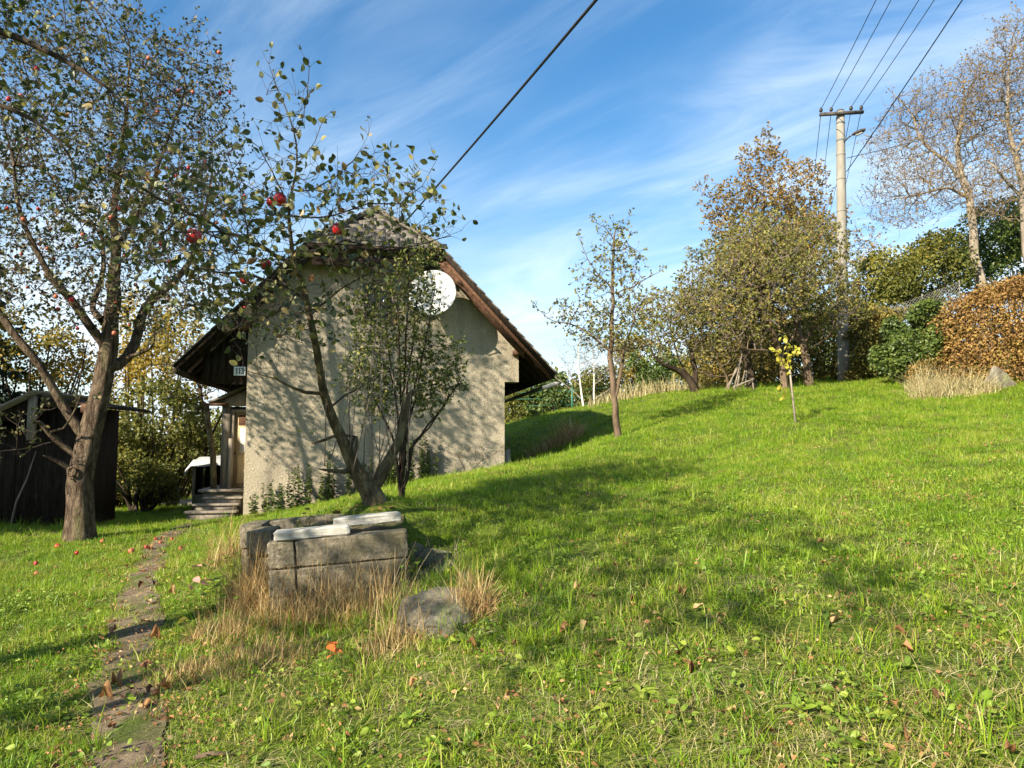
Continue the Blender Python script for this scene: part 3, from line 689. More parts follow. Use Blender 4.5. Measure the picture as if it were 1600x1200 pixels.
sm = tp.modifiers.new('t', 'SOLIDIFY'); sm.thickness = .012
# white sheet on the ground behind
a_ = on(228, 792, 8, 30); b_ = on(308, 786, 8, 30)
P0 = at(226, 792, 20.5); P1 = at(305, 786, 20.5)
m = MB(); m.box8([tuple(P0 + np.array(d)) for d in ((0, 0, -.12), (1.5, .0, -.05), (1.5, .9, -.05), (0, .9, -.12))] + [tuple(P0 + np.array(d)) for d in ((-.1, 0, .03), (1.62, 0, .14), (1.5, .9, .2), (0, .9, .1))])
o = m.build('white_sheet', M_KERB, None, bevel=.02); tag(o, 'long white panel lying on the ground left of the wood store', 'panel')

# ------------------------------------------------------------------ dark shed on the left
SY = 14.9
sz = zg(-9, SY)
shed = empty('garden_shed', (-9.2, SY, sz), 'dark wooden garden shed behind the old apple trunk', 'shed')
xl, xr = -14.2 + 9.2, -8.75 + 9.2
SD = 1.5
hgt = at(100, 636, SY)[2] - sz
g = np.random.default_rng(21)
x = xl
while x < xr - .02:
    w = min(g.uniform(.15, .21), xr - x)
    m = MB(); dy = g.uniform(0, .012); m.box(x + .003, x + w - .003, dy, dy + .025, g.uniform(-.1, 0), hgt - g.uniform(0, .03)); m.build('plank', M_WOODD, shed)
    x += w
m = MB(); m.box(xl, xr, .04, .07, -.1, hgt); m.box(xr - .04, xr - .001, .071, SD, -.1, hgt); m.box(xl, xl + .04, .071, SD, -.1, hgt); m.build('wall', M_WOODD, shed)
# gabled left part
ga = at(52, 609, SY - .6) - np.array([-9.2, SY, sz]); gl = at(-110, 683, SY - .6) - np.array([-9.2, SY, sz])
gr = np.array([2 * ga[0] - gl[0], 0, gl[2]])
m = MB(); m.box8([(gl[0], -.6, gl[2] - .05), (ga[0], -.6, ga[2] - .05), (ga[0], SD, ga[2] - .05), (gl[0], SD, gl[2] - .05), (gl[0], -.6, gl[2]), (ga[0], -.6, ga[2]), (ga[0], SD, ga[2]), (gl[0], SD, gl[2])]); rf = m.build('roof', M_WOODG, shed)
ee = at(158, 634, SY - .5) - np.array([-9.2, SY, sz])
m = MB(); m.box8([(ga[0] + .02, -.45, ga[2] - .16), (ee[0], -.45, ee[2] - .05), (ee[0], SD, ee[2] - .05), (ga[0] + .02, SD, ga[2] - .16), (ga[0] + .02, -.45, ga[2] - .10), (ee[0], -.45, ee[2]), (ee[0], SD, ee[2]), (ga[0] + .02, SD, ga[2] - .10)]); m.build('roof', M_WOODD, shed)
m = MB(); m.box(ee[0] - .40, ee[0] - .02, -.50, -.452, ee[2] - .13, ee[2] + .04); m.build('rafter_end', M_WOODR, shed)
pp = at(48, 660, SY - .5) - np.array([-9.2, SY, sz])
m = MB(); m.box(pp[0] - .09, pp[0] + .07, -.48, -.42, pp[2] - .35, ga[2] - .12); m.build('hanging_board', M_WOODG, shed)
m = MB(); m.prism([(gl[0] + .4, -.35, hgt - .3), (ga[0] - .02, -.35, hgt - .3), (ga[0] - .02, -.35, ga[2] - .07), (gl[0] + .4, -.35, gl[2] + .1)], (0, .04, 0)); m.build('gable_panel', M_WOODD, shed)
q0 = at(18, 825, SY - .3) - np.array([-9.2, SY, sz]); q1 = at(36, 715, SY - .2) - np.array([-9.2, SY, sz])
o = obj('leaning_branch', None); COL.objects.unlink(o); bpy.data.objects.remove(o)
lb = empty('leaning_branch', (q0[0] - 9.2, SY - .35, sz), 'thin dry branch leaning against the dark shed', 'branch')
m = MB(); m.tube([(0, 0, -.02), (.06, .05, .5), (.20, .12, .95), (.24, .30, 1.5)], [.022, .02, .016, .01], 6); m.build('stick', M_TWIG, lb, True)

# ------------------------------------------------------------------ concrete blocks round the old bed
def block_mesh(L, W, Hh, seed, mat=None, name='concrete_block'):
    from mathutils import noise
    g = np.random.default_rng(seed)
    import bmesh
    bm = bmesh.new(); bmesh.ops.create_cube(bm, size=1)
    bmesh.ops.scale(bm, vec=(L, W, Hh), verts=bm.verts)
    bmesh.ops.bevel(bm, geom=list(bm.edges), offset=.012, segments=1, affect='EDGES')
    bmesh.ops.subdivide_edges(bm, edges=[e for e in bm.edges if e.calc_length() > .05], cuts=9, use_grid_fill=True)
    for v in bm.verts:
        q = v.co * 9 + Vector((seed * 3.1, 0, 0)); d = .009 * noise.fractal(q, 1.0, 2.0, 3) + .006 * noise.fractal(q * 4, 1.0, 2.0, 3) + g.normal(0, .001)
        e = (abs(v.co.x) > L * .47) + (abs(v.co.y) > W * .45) + (abs(v.co.z) > Hh * .45)
        if e >= 2: d -= .004 + max(0, .05 * noise.noise(q * 1.3))
        v.co += v.co.normalized() * d
    me = bpy.data.meshes.new(name); bm.to_mesh(me); bm.free(); me.materials.append(mat or M_CONC)
    return me
BH = .232; YB = 6.45
TILT = R(4.3)
c0 = at(416, 849, YB)                       # front top left corner
bx = np.array([math.cos(R(7)) * math.cos(TILT), math.sin(R(7)) * math.cos(TILT), math.sin(TILT)])
by = np.array([-math.sin(R(7)), math.cos(R(7)), 0.0]); bz = np.cross(bx, by)
BM = Matrix(((bx[0], by[0], bz[0]), (bx[1], by[1], bz[1]), (bx[2], by[2], bz[2])))
def block(L, W, x, y, k, label, seed, dz=0, rz=0.0, me=None, name='concrete_block', cat='block', grp='concrete blocks walling the old bed', Hh=BH):
    """x, y: near left corner in the bed frame, k: course from the top"""
    c = c0 + bx * (x + L / 2) + by * (y + W / 2) - bz * (k * (BH + .007) + Hh / 2 - dz)
    o = obj(name, me or block_mesh(L, W, Hh, seed)); o.matrix_world = Matrix.Translation(c) @ (BM @ Matrix.Rotation(rz, 3, 'Z')).to_4x4()
    return tag(o, label, cat, grp)
CN = ['topmost', 'second', 'third']
for k in range(3):
    block(.235, .46, 0, g.uniform(-.01, .012), k, f'concrete block seen end-on at the near left corner of the bed wall, {CN[k]} course', 40 + k)
    block(.955, .235, .243, g.uniform(-.01, .01), k, f'long concrete block on the near side of the bed wall, {CN[k]} course', 50 + k)
    block(.235, .46, -.31, .62, k, f'concrete block behind the near left corner of the bed wall, {CN[k]} course', 60 + k, dz=.05)
    block(.235, .50, -.49, 1.12, k, f'concrete block at the far left corner of the bed wall, {CN[k]} course', 70 + k, dz=.07)
block(.95, .22, -.24, 1.35, 0, 'long concrete block along the far side of the bed wall', 80, dz=.075)
# soil in the bed
V, Fc = [], []; nbx = 12
for j in range(nbx):
    for i in range(nbx):
        p = c0 + bx * (.1 + i / (nbx - 1) * 1.05) + by * (.20 + j / (nbx - 1) * 1.2) - bz * (.06 - .10 * j / (nbx - 1) + .02 * math.sin(i * 2.1 + j * 1.3))
        V.append(p)
i = (np.arange(nbx - 1)[:, None] * nbx + np.arange(nbx - 1)[None]).ravel()
V += [p - np.array([0, 0, .5]) for p in V[:1]]
o = obj('bed_soil', make_mesh('bed_soil', V[:-1], np.stack([i, i + 1, i + nbx + 1, i + nbx], -1), M_DIRT, True)); tag(o, 'dark soil filling the concrete walled bed', 'soil', kind='structure')
# two pale kerb stones on top
def kerb(L, W, Hh, x, y, rz, label, seed, dz):
    mb = MB(); h = Hh / 2
    mb.prism([(-L / 2, -W / 2, -h), (-L / 2, -W / 2, h * .7), (-L / 2, -W / 2 + .03, h), (-L / 2, W / 2, h), (-L / 2, W / 2, -h)], (L, 0, 0))
    o = block(L, W, x, y, 0, label, seed, dz=dz + Hh, rz=rz, me=block_mesh(L, W, Hh, seed, M_KERB, 'kerb_stone'), name='kerb_stone', cat='kerb stone', grp='pale kerb stones on the bed wall', Hh=Hh)
kerb(.64, .20, .085, .055, .025, R(3), 'white kerb stone lying on the near edge of the block wall', 90, .004)
kerb(.62, .22, .085, .52, .36, R(6), 'cream kerb stone lying further back on the block wall', 91, .045)

# boulders
def boulder(name, center, size, label, seed, cat='rock', mat=M_STONE, rz=0.0, rot=(0, 0)):
    import bmesh
    from mathutils import noise
    g = np.random.default_rng(seed)
    bm = bmesh.new(); bmesh.ops.create_icosphere(bm, subdivisions=5, radius=1)
    K = g.normal(0, 1, (18, 3)); K /= np.linalg.norm(K, axis=1)[:, None]; D = g.uniform(.5, .9, 18)
    for v in bm.verts:
        p = np.array(v.co)
        for kk, dd in zip(K, D):
            e = kk @ p - dd
            if e > 0: p = p - kk * e * .96
        q = Vector(p) * 1.7 + Vector((seed, 0, 0))
        p = p * (1 + .10 * noise.fractal(q, 1.0, 2.0, 5) + .035 * noise.fractal(q * 5, 1.0, 2.0, 4))
        v.co = Vector(p * np.array(size))
    me = bpy.data.meshes.new(name); bm.to_mesh(me); bm.free(); me.materials.append(mat)
    o = obj(name, me, None, center, (rot[0], rot[1], rz)); return tag(o, label, cat)
b1 = on(668, 985); boulder('boulder', (b1[0], b1[1] + .22, b1[2] + .0), (.38, .5, .24), 'grey lichen-covered stone half sunk in grass right of the block wall', 5)
b1 = on(655, 880); boulder('boulder', (b1[0] + .05, b1[1] + .2, b1[2] + .02), (.42, .25, .14), 'low dark stone in the shade behind the block wall', 6)
for k_, (px_, py_, sz_, lab_) in enumerate(((660, 905, (.13, .10, .07), 'small dark rubble stone nearest the right end of the block wall'), (700, 892, (.16, .11, .08), 'rubble stone in the shade between block wall and lawn'), (728, 905, (.10, .09, .06), 'rubble stone at the lawn edge right of the sunken grey stone'), (645, 868, (.14, .10, .09), 'dark rubble stone tucked behind the right end of the block wall'))):
    b1 = on(px_, py_); boulder('rubble_stone', (b1[0], b1[1], b1[2] + .02), sz_, lab_, 20 + k_)
b1 = on(1560, 606); boulder('boulder', (b1[0], b1[1], b1[2] + .16), (.42, .36, .52), 'rounded grey boulder in front of the orange hedge', 8)

# ------------------------------------------------------------------ trees
T4V = np.array([(0, 0, 0), (.33, .42, .09), (0, 1, -.06), (-.33, .42, .09)]); T4F = np.array([(0, 1, 2), (0, 2, 3)])
T8V = np.array([(0, 0, 0), (0, .4, -.02), (0, .75, -.05), (0, 1, -.14), (.25, .2, .05), (.35, .48, .08), (.22, .8, .0), (-.25, .2, .05), (-.35, .48, .08), (-.22, .8, .0)])
T8F = np.array([(0, 4, 1), (4, 5, 1), (5, 2, 1), (5, 6, 2), (6, 3, 2), (0, 1, 7), (7, 1, 8), (8, 1, 2), (8, 2, 9), (9, 2, 3)])
def norm(a): return a / (np.linalg.norm(a, axis=-1, keepdims=True) + 1e-9)
def leaf_frames(A, g, up=0.5):
    A = norm(A); N = g.normal(0, 1, A.shape); N[:, 2] += up
    N = norm(N - (N * A).sum(-1, keepdims=True) * A); B = np.cross(A, N)
    return A, B, N
def leaf_cloud(P, A, S, g, tmpl=(T4V, T4F), up=0.5):
    TV, TF = tmpl; A, B, N = leaf_frames(A, g, up); n = len(P); k = len(TV)
    S = np.asarray(S)[:, None, None]
    V = P[:, None] + S * (TV[None, :, 0, None] * B[:, None] + TV[None, :, 1, None] * A[:, None] + TV[None, :, 2, None] * N[:, None])
    Fc = (np.arange(n)[:, None, None] * k + TF[None]).reshape(-1, 3)
    return V.reshape(-1, 3), Fc, np.repeat(g.random(n), len(TF))

def in_ellipsoids(E, n, g):
    """E: rows centre(3), radii(3); points evenly spread through the union"""
    E = np.array(E, float); w = E[:, 3] * E[:, 4] * E[:, 5]; k = g.choice(len(E), n, p=w / w.sum())
    d = norm(g.normal(0, 1, (n, 3))) * (g.random(n) ** (1 / 3))[:, None]
    return E[k, :3] + d * E[k, 3:]
def pe(px, py, Y, rx, ry, rY):
    c = at(px, py, Y); s = Y / F
    return (*c, rx * s, rY, ry * s)

class Tree:
    def __init__(s, seed): s.P = []; s.par = []; s.r = []; s.g = np.random.default_rng(seed)
    def limb(s, pts, step, attach=True):
        """pts: rows x,y,z,r; starts at the nearest existing node"""
        pts = np.array(pts, float); prev = -1
        if attach and s.P:
            d = np.linalg.norm(np.array(s.P) - pts[0, :3], axis=1); prev = int(d.argmin())
        first = True
        for a, b in zip(pts[:-1], pts[1:]):
            k = max(1, int(np.linalg.norm(b[:3] - a[:3]) / step))
            for t in np.linspace(0, 1, k, endpoint=False):
                if first and prev >= 0: first = False; continue
                first = False
                q = a + (b - a) * t; s.P.append(q[:3] + s.g.normal(0, min(.30 * step, .55 * q[3]), 3) * (len(s.P) > 4)); s.r.append(q[3]); s.par.append(prev); prev = len(s.P) - 1
        s.P.append(pts[-1, :3]); s.r.append(pts[-1, 3]); s.par.append(prev)
    def grow(s, attr, step, infl, kill, iters=120, trop=(0, 0, .06), jit=.18, maxch=3):
        g = s.g; n0 = len(s.P); cap = n0 + 12000
        P = np.zeros((cap, 3)); P[:n0] = s.P; n = n0
        ch = np.zeros(cap, int)
        for p in s.par:
            if p >= 0: ch[p] += 1
        par = list(s.par)
        nd = np.full(len(attr), 1e9); ni = np.zeros(len(attr), int)
        def upd(i0, i1):
            for a in range(i0, i1, 400):
                b = min(a + 400, i1)
                D = np.linalg.norm(attr[:, None] - P[None, a:b], axis=2); j = D.argmin(1); dm = D[np.arange(len(attr)), j]
                better = dm < nd; nd[better] = dm[better]; ni[better] = j[better] + a
        upd(0, n)
        alive = nd > kill
        for it in range(iters):
            act = alive & (nd < infl)
            if not act.any():
                if it == 0: infl *= 1.5; continue
                break
            d = norm(attr[act] - P[ni[act]]); acc = np.zeros((n, 3)); np.add.at(acc, ni[act], d)
            nodes = np.unique(ni[act]); nodes = nodes[ch[nodes] < maxch]
            if len(nodes) == 0 or n + len(nodes) > cap: break
            new = P[nodes] + step * norm(norm(acc[nodes]) + np.array(trop) + g.normal(0, jit, (len(nodes), 3)))
            m = len(nodes); P[n:n + m] = new; par += [int(k) for k in nodes]; ch[nodes] += 1
            upd(n, n + m); n += m; alive &= nd > kill
        s.P = [p for p in P[:n]]; s.par = par; s.n0 = n0
    def radii(s, tip, expo=2.3, rmax=None):
        n = len(s.P); cnt = np.zeros(n); kids = [[] for _ in range(n)]
        for i, p in enumerate(s.par):
            if p >= 0: kids[p].append(i)
        for i in range(n - 1, -1, -1): cnt[i] = 1 if not kids[i] else sum(cnt[k] for k in kids[i]) + .15
        auto = tip * cnt ** (1 / expo)
        R_ = np.zeros(n); n0 = s.n0 if hasattr(s, 'n0') else n
        R_[:n0] = s.r[:n0]
        for i in range(n0, n): R_[i] = min(auto[i], .8 * R_[s.par[i]])
        s.R = R_; s.kids = kids; s.cnt = cnt
    def twigs(s, per, length, r, thresh, segs=3, up=.35, spread=.9):
        """short shoots on every node thinner than thresh"""
        g = s.g; T = []
        for i in range(1, len(s.P)):
            if s.R[i] > thresh or s.par[i] < 0: continue
            d = s.P[i] - s.P[s.par[i]]; d = d / (np.linalg.norm(d) + 1e-9)
            k = per + (2 if not s.kids[i] else 0)
            k = int(k) + (g.random() < k - int(k))
            for _ in range(k):
                v = d * .6 + g.normal(0, spread, 3) * .6; v[2] += up; v /= np.linalg.norm(v) + 1e-9
                L = length * g.uniform(.4, 1.25); pts = [s.P[i]]
                for q in range(segs):
                    v = v + g.normal(0, .22, 3); v[2] += .05; v /= np.linalg.norm(v); pts.append(pts[-1] + v * L / segs)
                T.append(np.array(pts))
        s.T = T; s.tr = r
    def wood(s, base, wob=.07, thin=.016):
        Vs, Fs, o = [], [], 0; W2, G2, o2 = [], [], 0
        n = len(s.P); best = [max(k, key=lambda c: (s.cnt[c] * 0 + s.R[c])) if k else -1 for k in s.kids]
        starts = [i for i in range(n) if s.par[i] < 0 or best[s.par[i]] != i]
        for st in starts:
            ch = [st]
            while best[ch[-1]] >= 0: ch.append(best[ch[-1]])
            P = [s.P[c] for c in ch]; r = [s.R[c] for c in ch]
            if s.par[st] >= 0: P.insert(0, s.P[s.par[st]]); r.insert(0, min(s.R[s.par[st]], r[0] * 1.15))
            if len(P) < 2: continue
            P.append(P[-1] + (P[-1] - P[-2]) * .15); r.append(r[-1] * .25)
            P = np.array(P); r = np.array(r); big = r.max()
            sd = 24 if big > .12 else 12 if big > .05 else 6 if big > .02 else 4
            if big > .03 and len(P) > 3:      # smoothing of the thick limbs
                for _ in range(2): P[1:-1] = (P[:-2] + 2 * P[1:-1] + P[2:]) / 4; r[1:-1] = (r[:-2] + 2 * r[1:-1] + r[2:]) / 4
            V, Fq = tube_arrays(P, r, sd, wob if big > .04 else 0, st)
            if big > thin: Vs.append(V - base); Fs.append(Fq + o); o += len(V)
            else: W2.append(V - base); G2.append(Fq + o2); o2 += len(V)
        for P in s.T:
            V, Fq = tube_arrays(P, np.linspace(s.tr, s.tr * .4, len(P)), 3)
            W2.append(V - base); G2.append(Fq + o2); o2 += len(V)
        return np.vstack(Vs), np.vstack(Fs), np.vstack(W2), np.vstack(G2)
    def leaf_sites(s, per, t0=.2, tmax=1.0):
        g = s.g; Ps, As = [], []
        for P in s.T:
            k = int(per) + (g.random() < per - int(per))
            for _ in range(k):
                t = (t0 + (tmax - t0) * g.random() ** .45) * (len(P) - 1) * .999; i = min(int(t), len(P) - 2)
                d = P[i + 1] - P[i]; q = P[i] + d * (t - i); d = d / (np.linalg.norm(d) + 1e-9)
                Ps.append(q); As.append(d * .6 + g.normal(0, .8, 3))
        return np.array(Ps), np.array(As)

def tree(name, label, cat, group, base, limbs, crown, na, step, infl, kill, seed, bark, leaf, leafmat_, twig, tip=.006, trop=(0, 0, .06), tm=T4V, wob=.07, jit=.18, thin=.016, twigmat=None, droop=0, up=.5):
    """leaf=(per twig, size lo, size hi); twig=(per node, length, radius, thresh)"""
    T = Tree(seed); first = True
    for L in limbs:
        L = [list(p) for p in L]
        if first: L.insert(0, [L[0][0], L[0][1], L[0][2] - .15, L[0][3] * 1.35]); L[1][3] *= 1.12; first = False
        T.limb(L, step)
    g = T.g
    if crown is not None:
        A = in_ellipsoids(crown, na, g)
        A = A[A[:, 2] > zt(A[:, 0], A[:, 1]) + .5]
        T.grow(A, step, infl, kill, trop=trop, jit=jit)
    else: T.n0 = len(T.P)
    T.radii(tip); T.twigs(*twig)
    base = np.array(base, float)
    root = empty(name, base, label, cat, group)
    V, Fq, V2, F2 = T.wood(base, wob, thin)
    obj('trunk', make_mesh('trunk', V, Fq, bark, True), root)
    o2 = obj('branches', make_mesh('branches', V2, F2, twigmat or M_TWIGD, True), root); o2['kind'] = 'stuff'
    P, Ad = T.leaf_sites(leaf[0])
    if len(P):
        if droop: Ad[:, 2] -= droop
        S = g.uniform(leaf[1], leaf[2], len(P))
    return root, T, (P, Ad, S) if len(P) else None
def foliage(root, site, g, mat, tmpl=(T4V, T4F), name='crown', up=.5):
    P, A, S = site; base = np.array(root.location)
    V, Fc, r = leaf_cloud(P - base, A, S, g, tmpl, up)
    o = obj(name, make_mesh(name, V, Fc, mat, False, r), root); return o
def leaf_grid(width, curl, bend, fold, wave, seed=0, point=1.0):
    """a leaf blade of 7 x 3 points, curled and bent"""
    V, Fc = [], []; prof = [.0, .55, .9, 1.0, .85, .5, .0]
    for i, w in enumerate(prof):
        t = i / 6
        for j in (-1, 0, 1):
            x = j * width * w * .5; z = fold * abs(x) + curl * x * x * 8 + bend * t * t + wave * math.sin(t * 9 + seed + j * 1.3) * .06
            V.append((x, t * (1 - .25 * abs(bend)), z))
    for i in range(6):
        for j in range(2): Fc.append((i * 3 + j, i * 3 + j + 1, i * 3 + j + 4, i * 3 + j + 3))
    return np.array(V), np.array(Fc)
LEAFM = []
for k in range(4):
    V = T8V.copy(); V[:, 2] += (-.10 + .09 * k) * (V[:, 1] - .3) ** 2 * 2 + (.12 * k - .1) * np.abs(V[:, 0])
    LEAFM.append(V)
def leaf_split(root, site, g, mat, nmax=300, up=.4):
    """the largest-looking leaves as parts of their own, the rest as one mass"""
    P, A, S = site; px, py, d = proj(P)
    vis = (px > -20) & (px < 1620) & (py > -20) & (d > 0)
    score = np.where(vis, S / np.maximum(d, .1), 0); idx = np.argsort(-score); pick = idx[:nmax]; rest = idx[nmax:]
    meshes = [make_mesh('leaf', *leaf_grid(w_, c_, b_, f_, 1.0, k_), mat, True) for k_, (w_, c_, b_, f_) in enumerate(((.62, .25, -.3, .35), (.55, .6, .2, .1), (.70, -.3, -.5, .5), (.5, .9, -.15, .2)))]
    Af, B, N = leaf_frames(A[pick], g, up); base = np.array(root.location)
    for k, i in enumerate(pick):
        M = Matrix(((B[k][0], Af[k][0], N[k][0]), (B[k][1], Af[k][1], N[k][1]), (B[k][2], Af[k][2], N[k][2])))
        o = obj('leaf', meshes[int(g.integers(4))], root, P[i] - base, M.to_euler(), (S[i],) * 3)
    if len(rest):
        o = foliage(root, (P[rest], A[rest], S[rest]), g, mat, (T8V, T8F), 'foliage', up); o['kind'] = 'stuff'
def apple_mesh(mat, name='apple'):
    prof = [(0, .36), (.10, .42), (.26, .46), (.42, .36), (.50, .12), (.48, -.12), (.38, -.34), (.22, -.45), (.08, -.45), (0, -.40)]
    V, Fc = [], []; n = 14
    for r, z in prof:
        for j in range(n):
            t = 2 * math.pi * j / n; V.append((r * math.cos(t) * (1 + .03 * math.cos(5 * t) * (z < -.2)), r * math.sin(t), z))
    for i in range(len(prof) - 1):
        for j in range(n): Fc.append((i * n + j, (i + 1) * n + j, (i + 1) * n + (j + 1) % n, i * n + (j + 1) % n))
    Vs, Fs = tube_arrays(np.array([(0, 0, .30), (.01, 0, .55), (.05, .02, .75)]), np.array([.025, .02, .03]), 5)
    o = len(V); V += [tuple(v) for v in Vs]; Fc += [tuple(int(i) + o for i in f) for f in Fs]
    return make_mesh(name, V, Fc, mat, True)
AP_RED, AP_FADE = apple_mesh(M_APPLE), apple_mesh(M_APPLE2)
M_APPLE3 = surf('apple_bruised', [(0.3, (0.12, 0.03, 0.018)), (0.5, (0.30, 0.05, 0.03)), (0.7, (0.38, 0.16, 0.06))], 5, 5, 0.55, 0.1, 20)
AP_ROT = apple_mesh(M_APPLE3)
RS = 1.0
def L(Y, *pts):
    """limb through pixels: (px, py, r[, dY])"""
    out = []
    for p in pts:
        q = at(p[0], p[1], Y + (p[3] if len(p) > 3 else 0)); out.append((*q, p[2] * RS))
    return out

# --- old apple tree on the left
RS = .76
Y0 = 12.7
bt = on(125, 843); Y0 = bt[1]
old, T, site = tree('apple_tree', 'thick-trunked old apple tree full of small apples, left of the cottage', 'tree', None, bt, [
    [(*bt[:2], bt[2], .215), *L(Y0, (126, 800, .262), (128, 760, .255), (130, 722, .25), (136, 690, .235))],
    L(Y0, (142, 668, .23), (157, 626, .215), (168, 580, .20), (169, 553, .185), (173, 496, .155), (176, 438, .13, .2), (184, 390, .10, .3), (178, 330, .075, .4), (190, 250, .05, .5), (200, 150, .03, .6), (205, 60, .018, .7)),
    L(Y0, (119, 668, .10), (92, 622, .092, -.2), (77, 592, .088, -.3), (50, 553, .082, -.5), (23, 519, .076, -.6), (-5, 485, .07, -.7), (-40, 420, .07, -.9), (-70, 330, .045, -1.0)),
    L(Y0, (160, 545, .10), (142, 503, .095, -.4), (115, 469, .085, -.6), (84, 438, .075, -.8), (60, 400, .055, -1), (30, 330, .04, -1.2), (20, 240, .025, -1.3)),
    L(Y0, (144, 500, .07), (146, 470, .065, .5), (165, 430, .055, .8), (160, 360, .04, 1.2), (110, 335, .03, 1.4), (70, 260, .02, 1.5)),
    L(Y0, (184, 599, .12), (199, 561, .115, .2), (211, 534, .11, .3), (222, 500, .10, .4), (238, 469, .095, .5), (276, 440, .085, .6), (300, 405, .05, .7), (320, 330, .035, .8), (335, 250, .02, .9)),
    L(Y0, (112, 720, .075), (90, 690, .07, -.2), (66, 662, .06, -.4), (60, 650, .05, -.45)),
    L(Y0, (112, 728, .06), (90, 717, .055, -.3), (70, 712, .05, -.45)),
    L(Y0, (205, 560, .05), (230, 548, .045, -.1), (240, 550, .03, -.2)),
    L(Y0, (90, 680, .03, -.3), (110, 655, .02, -.5), (125, 620, .015, -.7)),
    L(Y0, (85, 690, .02, -.3), (50, 700, .014, -.6), (0, 705, .01, -.8)),
    L(Y0, (184, 390, .07, .3), (220, 330, .05, 0), (250, 250, .035, -.3), (280, 170, .025, -.5), (300, 100, .012, -.6)),
], [pe(110, 210, Y0, 250, 240, 2.6), pe(60, 380, Y0 - .5, 150, 120, 1.8), pe(290, 220, Y0, 95, 190, 1.6), pe(250, 330, Y0 - .3, 80, 80, 1.5), pe(180, 480, Y0, 160, 60, 1.6), pe(30, 660, Y0 - .7, 60, 45, .6), pe(300, 420, Y0 + .2, 70, 90, 1.2)],
    2800, .18, 1.6, .22, 101, M_BARK, (3.2, .042, .078), M_LEAF_O, (1.9, .36, .0042, .015, 3), tip=.005, trop=(0, 0, .05), jit=.3, wob=.085)
leaf_split(old, site, T.g, M_LEAF_O, 300)
g = T.g
# knot and scar on the trunk
m = MB(); pk = at(112, 737, Y0 - .27) - np.array(bt)
ringp = [(pk[0] + .055 * math.cos(t), pk[1] - .01 + .02 * math.cos(t), pk[2] + .075 * math.sin(t)) for t in np.linspace(0, 2 * math.pi, 13)]
m.tube(ringp, .02, 6, False); m.build('knot', M_BARK, old, True)
tw = [P for P in T.T]
def hang(root, spots, mesh_, sizes, g):
    base = np.array(root.location)
    for p, s in zip(spots, sizes):
        obj('apple', mesh_, root, np.asarray(p) - base - np.array([0, 0, s * .72]), (g.normal(0, .25), g.normal(0, .25), g.uniform(0, 6)), (s,) * 3)
ends = np.array([P[-1] for P in tw]); px, py, d = proj(ends)
ok = np.where((px > -10) & (px < 390) & (py > 60) & (py < 600) & ~((py < 300) & (g.random(len(px)) < .65)))[0]
pick = g.choice(ok, 105, replace=False)
hang(old, ends[pick[:45]], AP_RED, g.uniform(.05, .078, 45), g); hang(old, ends[pick[45:]], AP_FADE, g.uniform(.055, .075, 60), g)

RS = .60
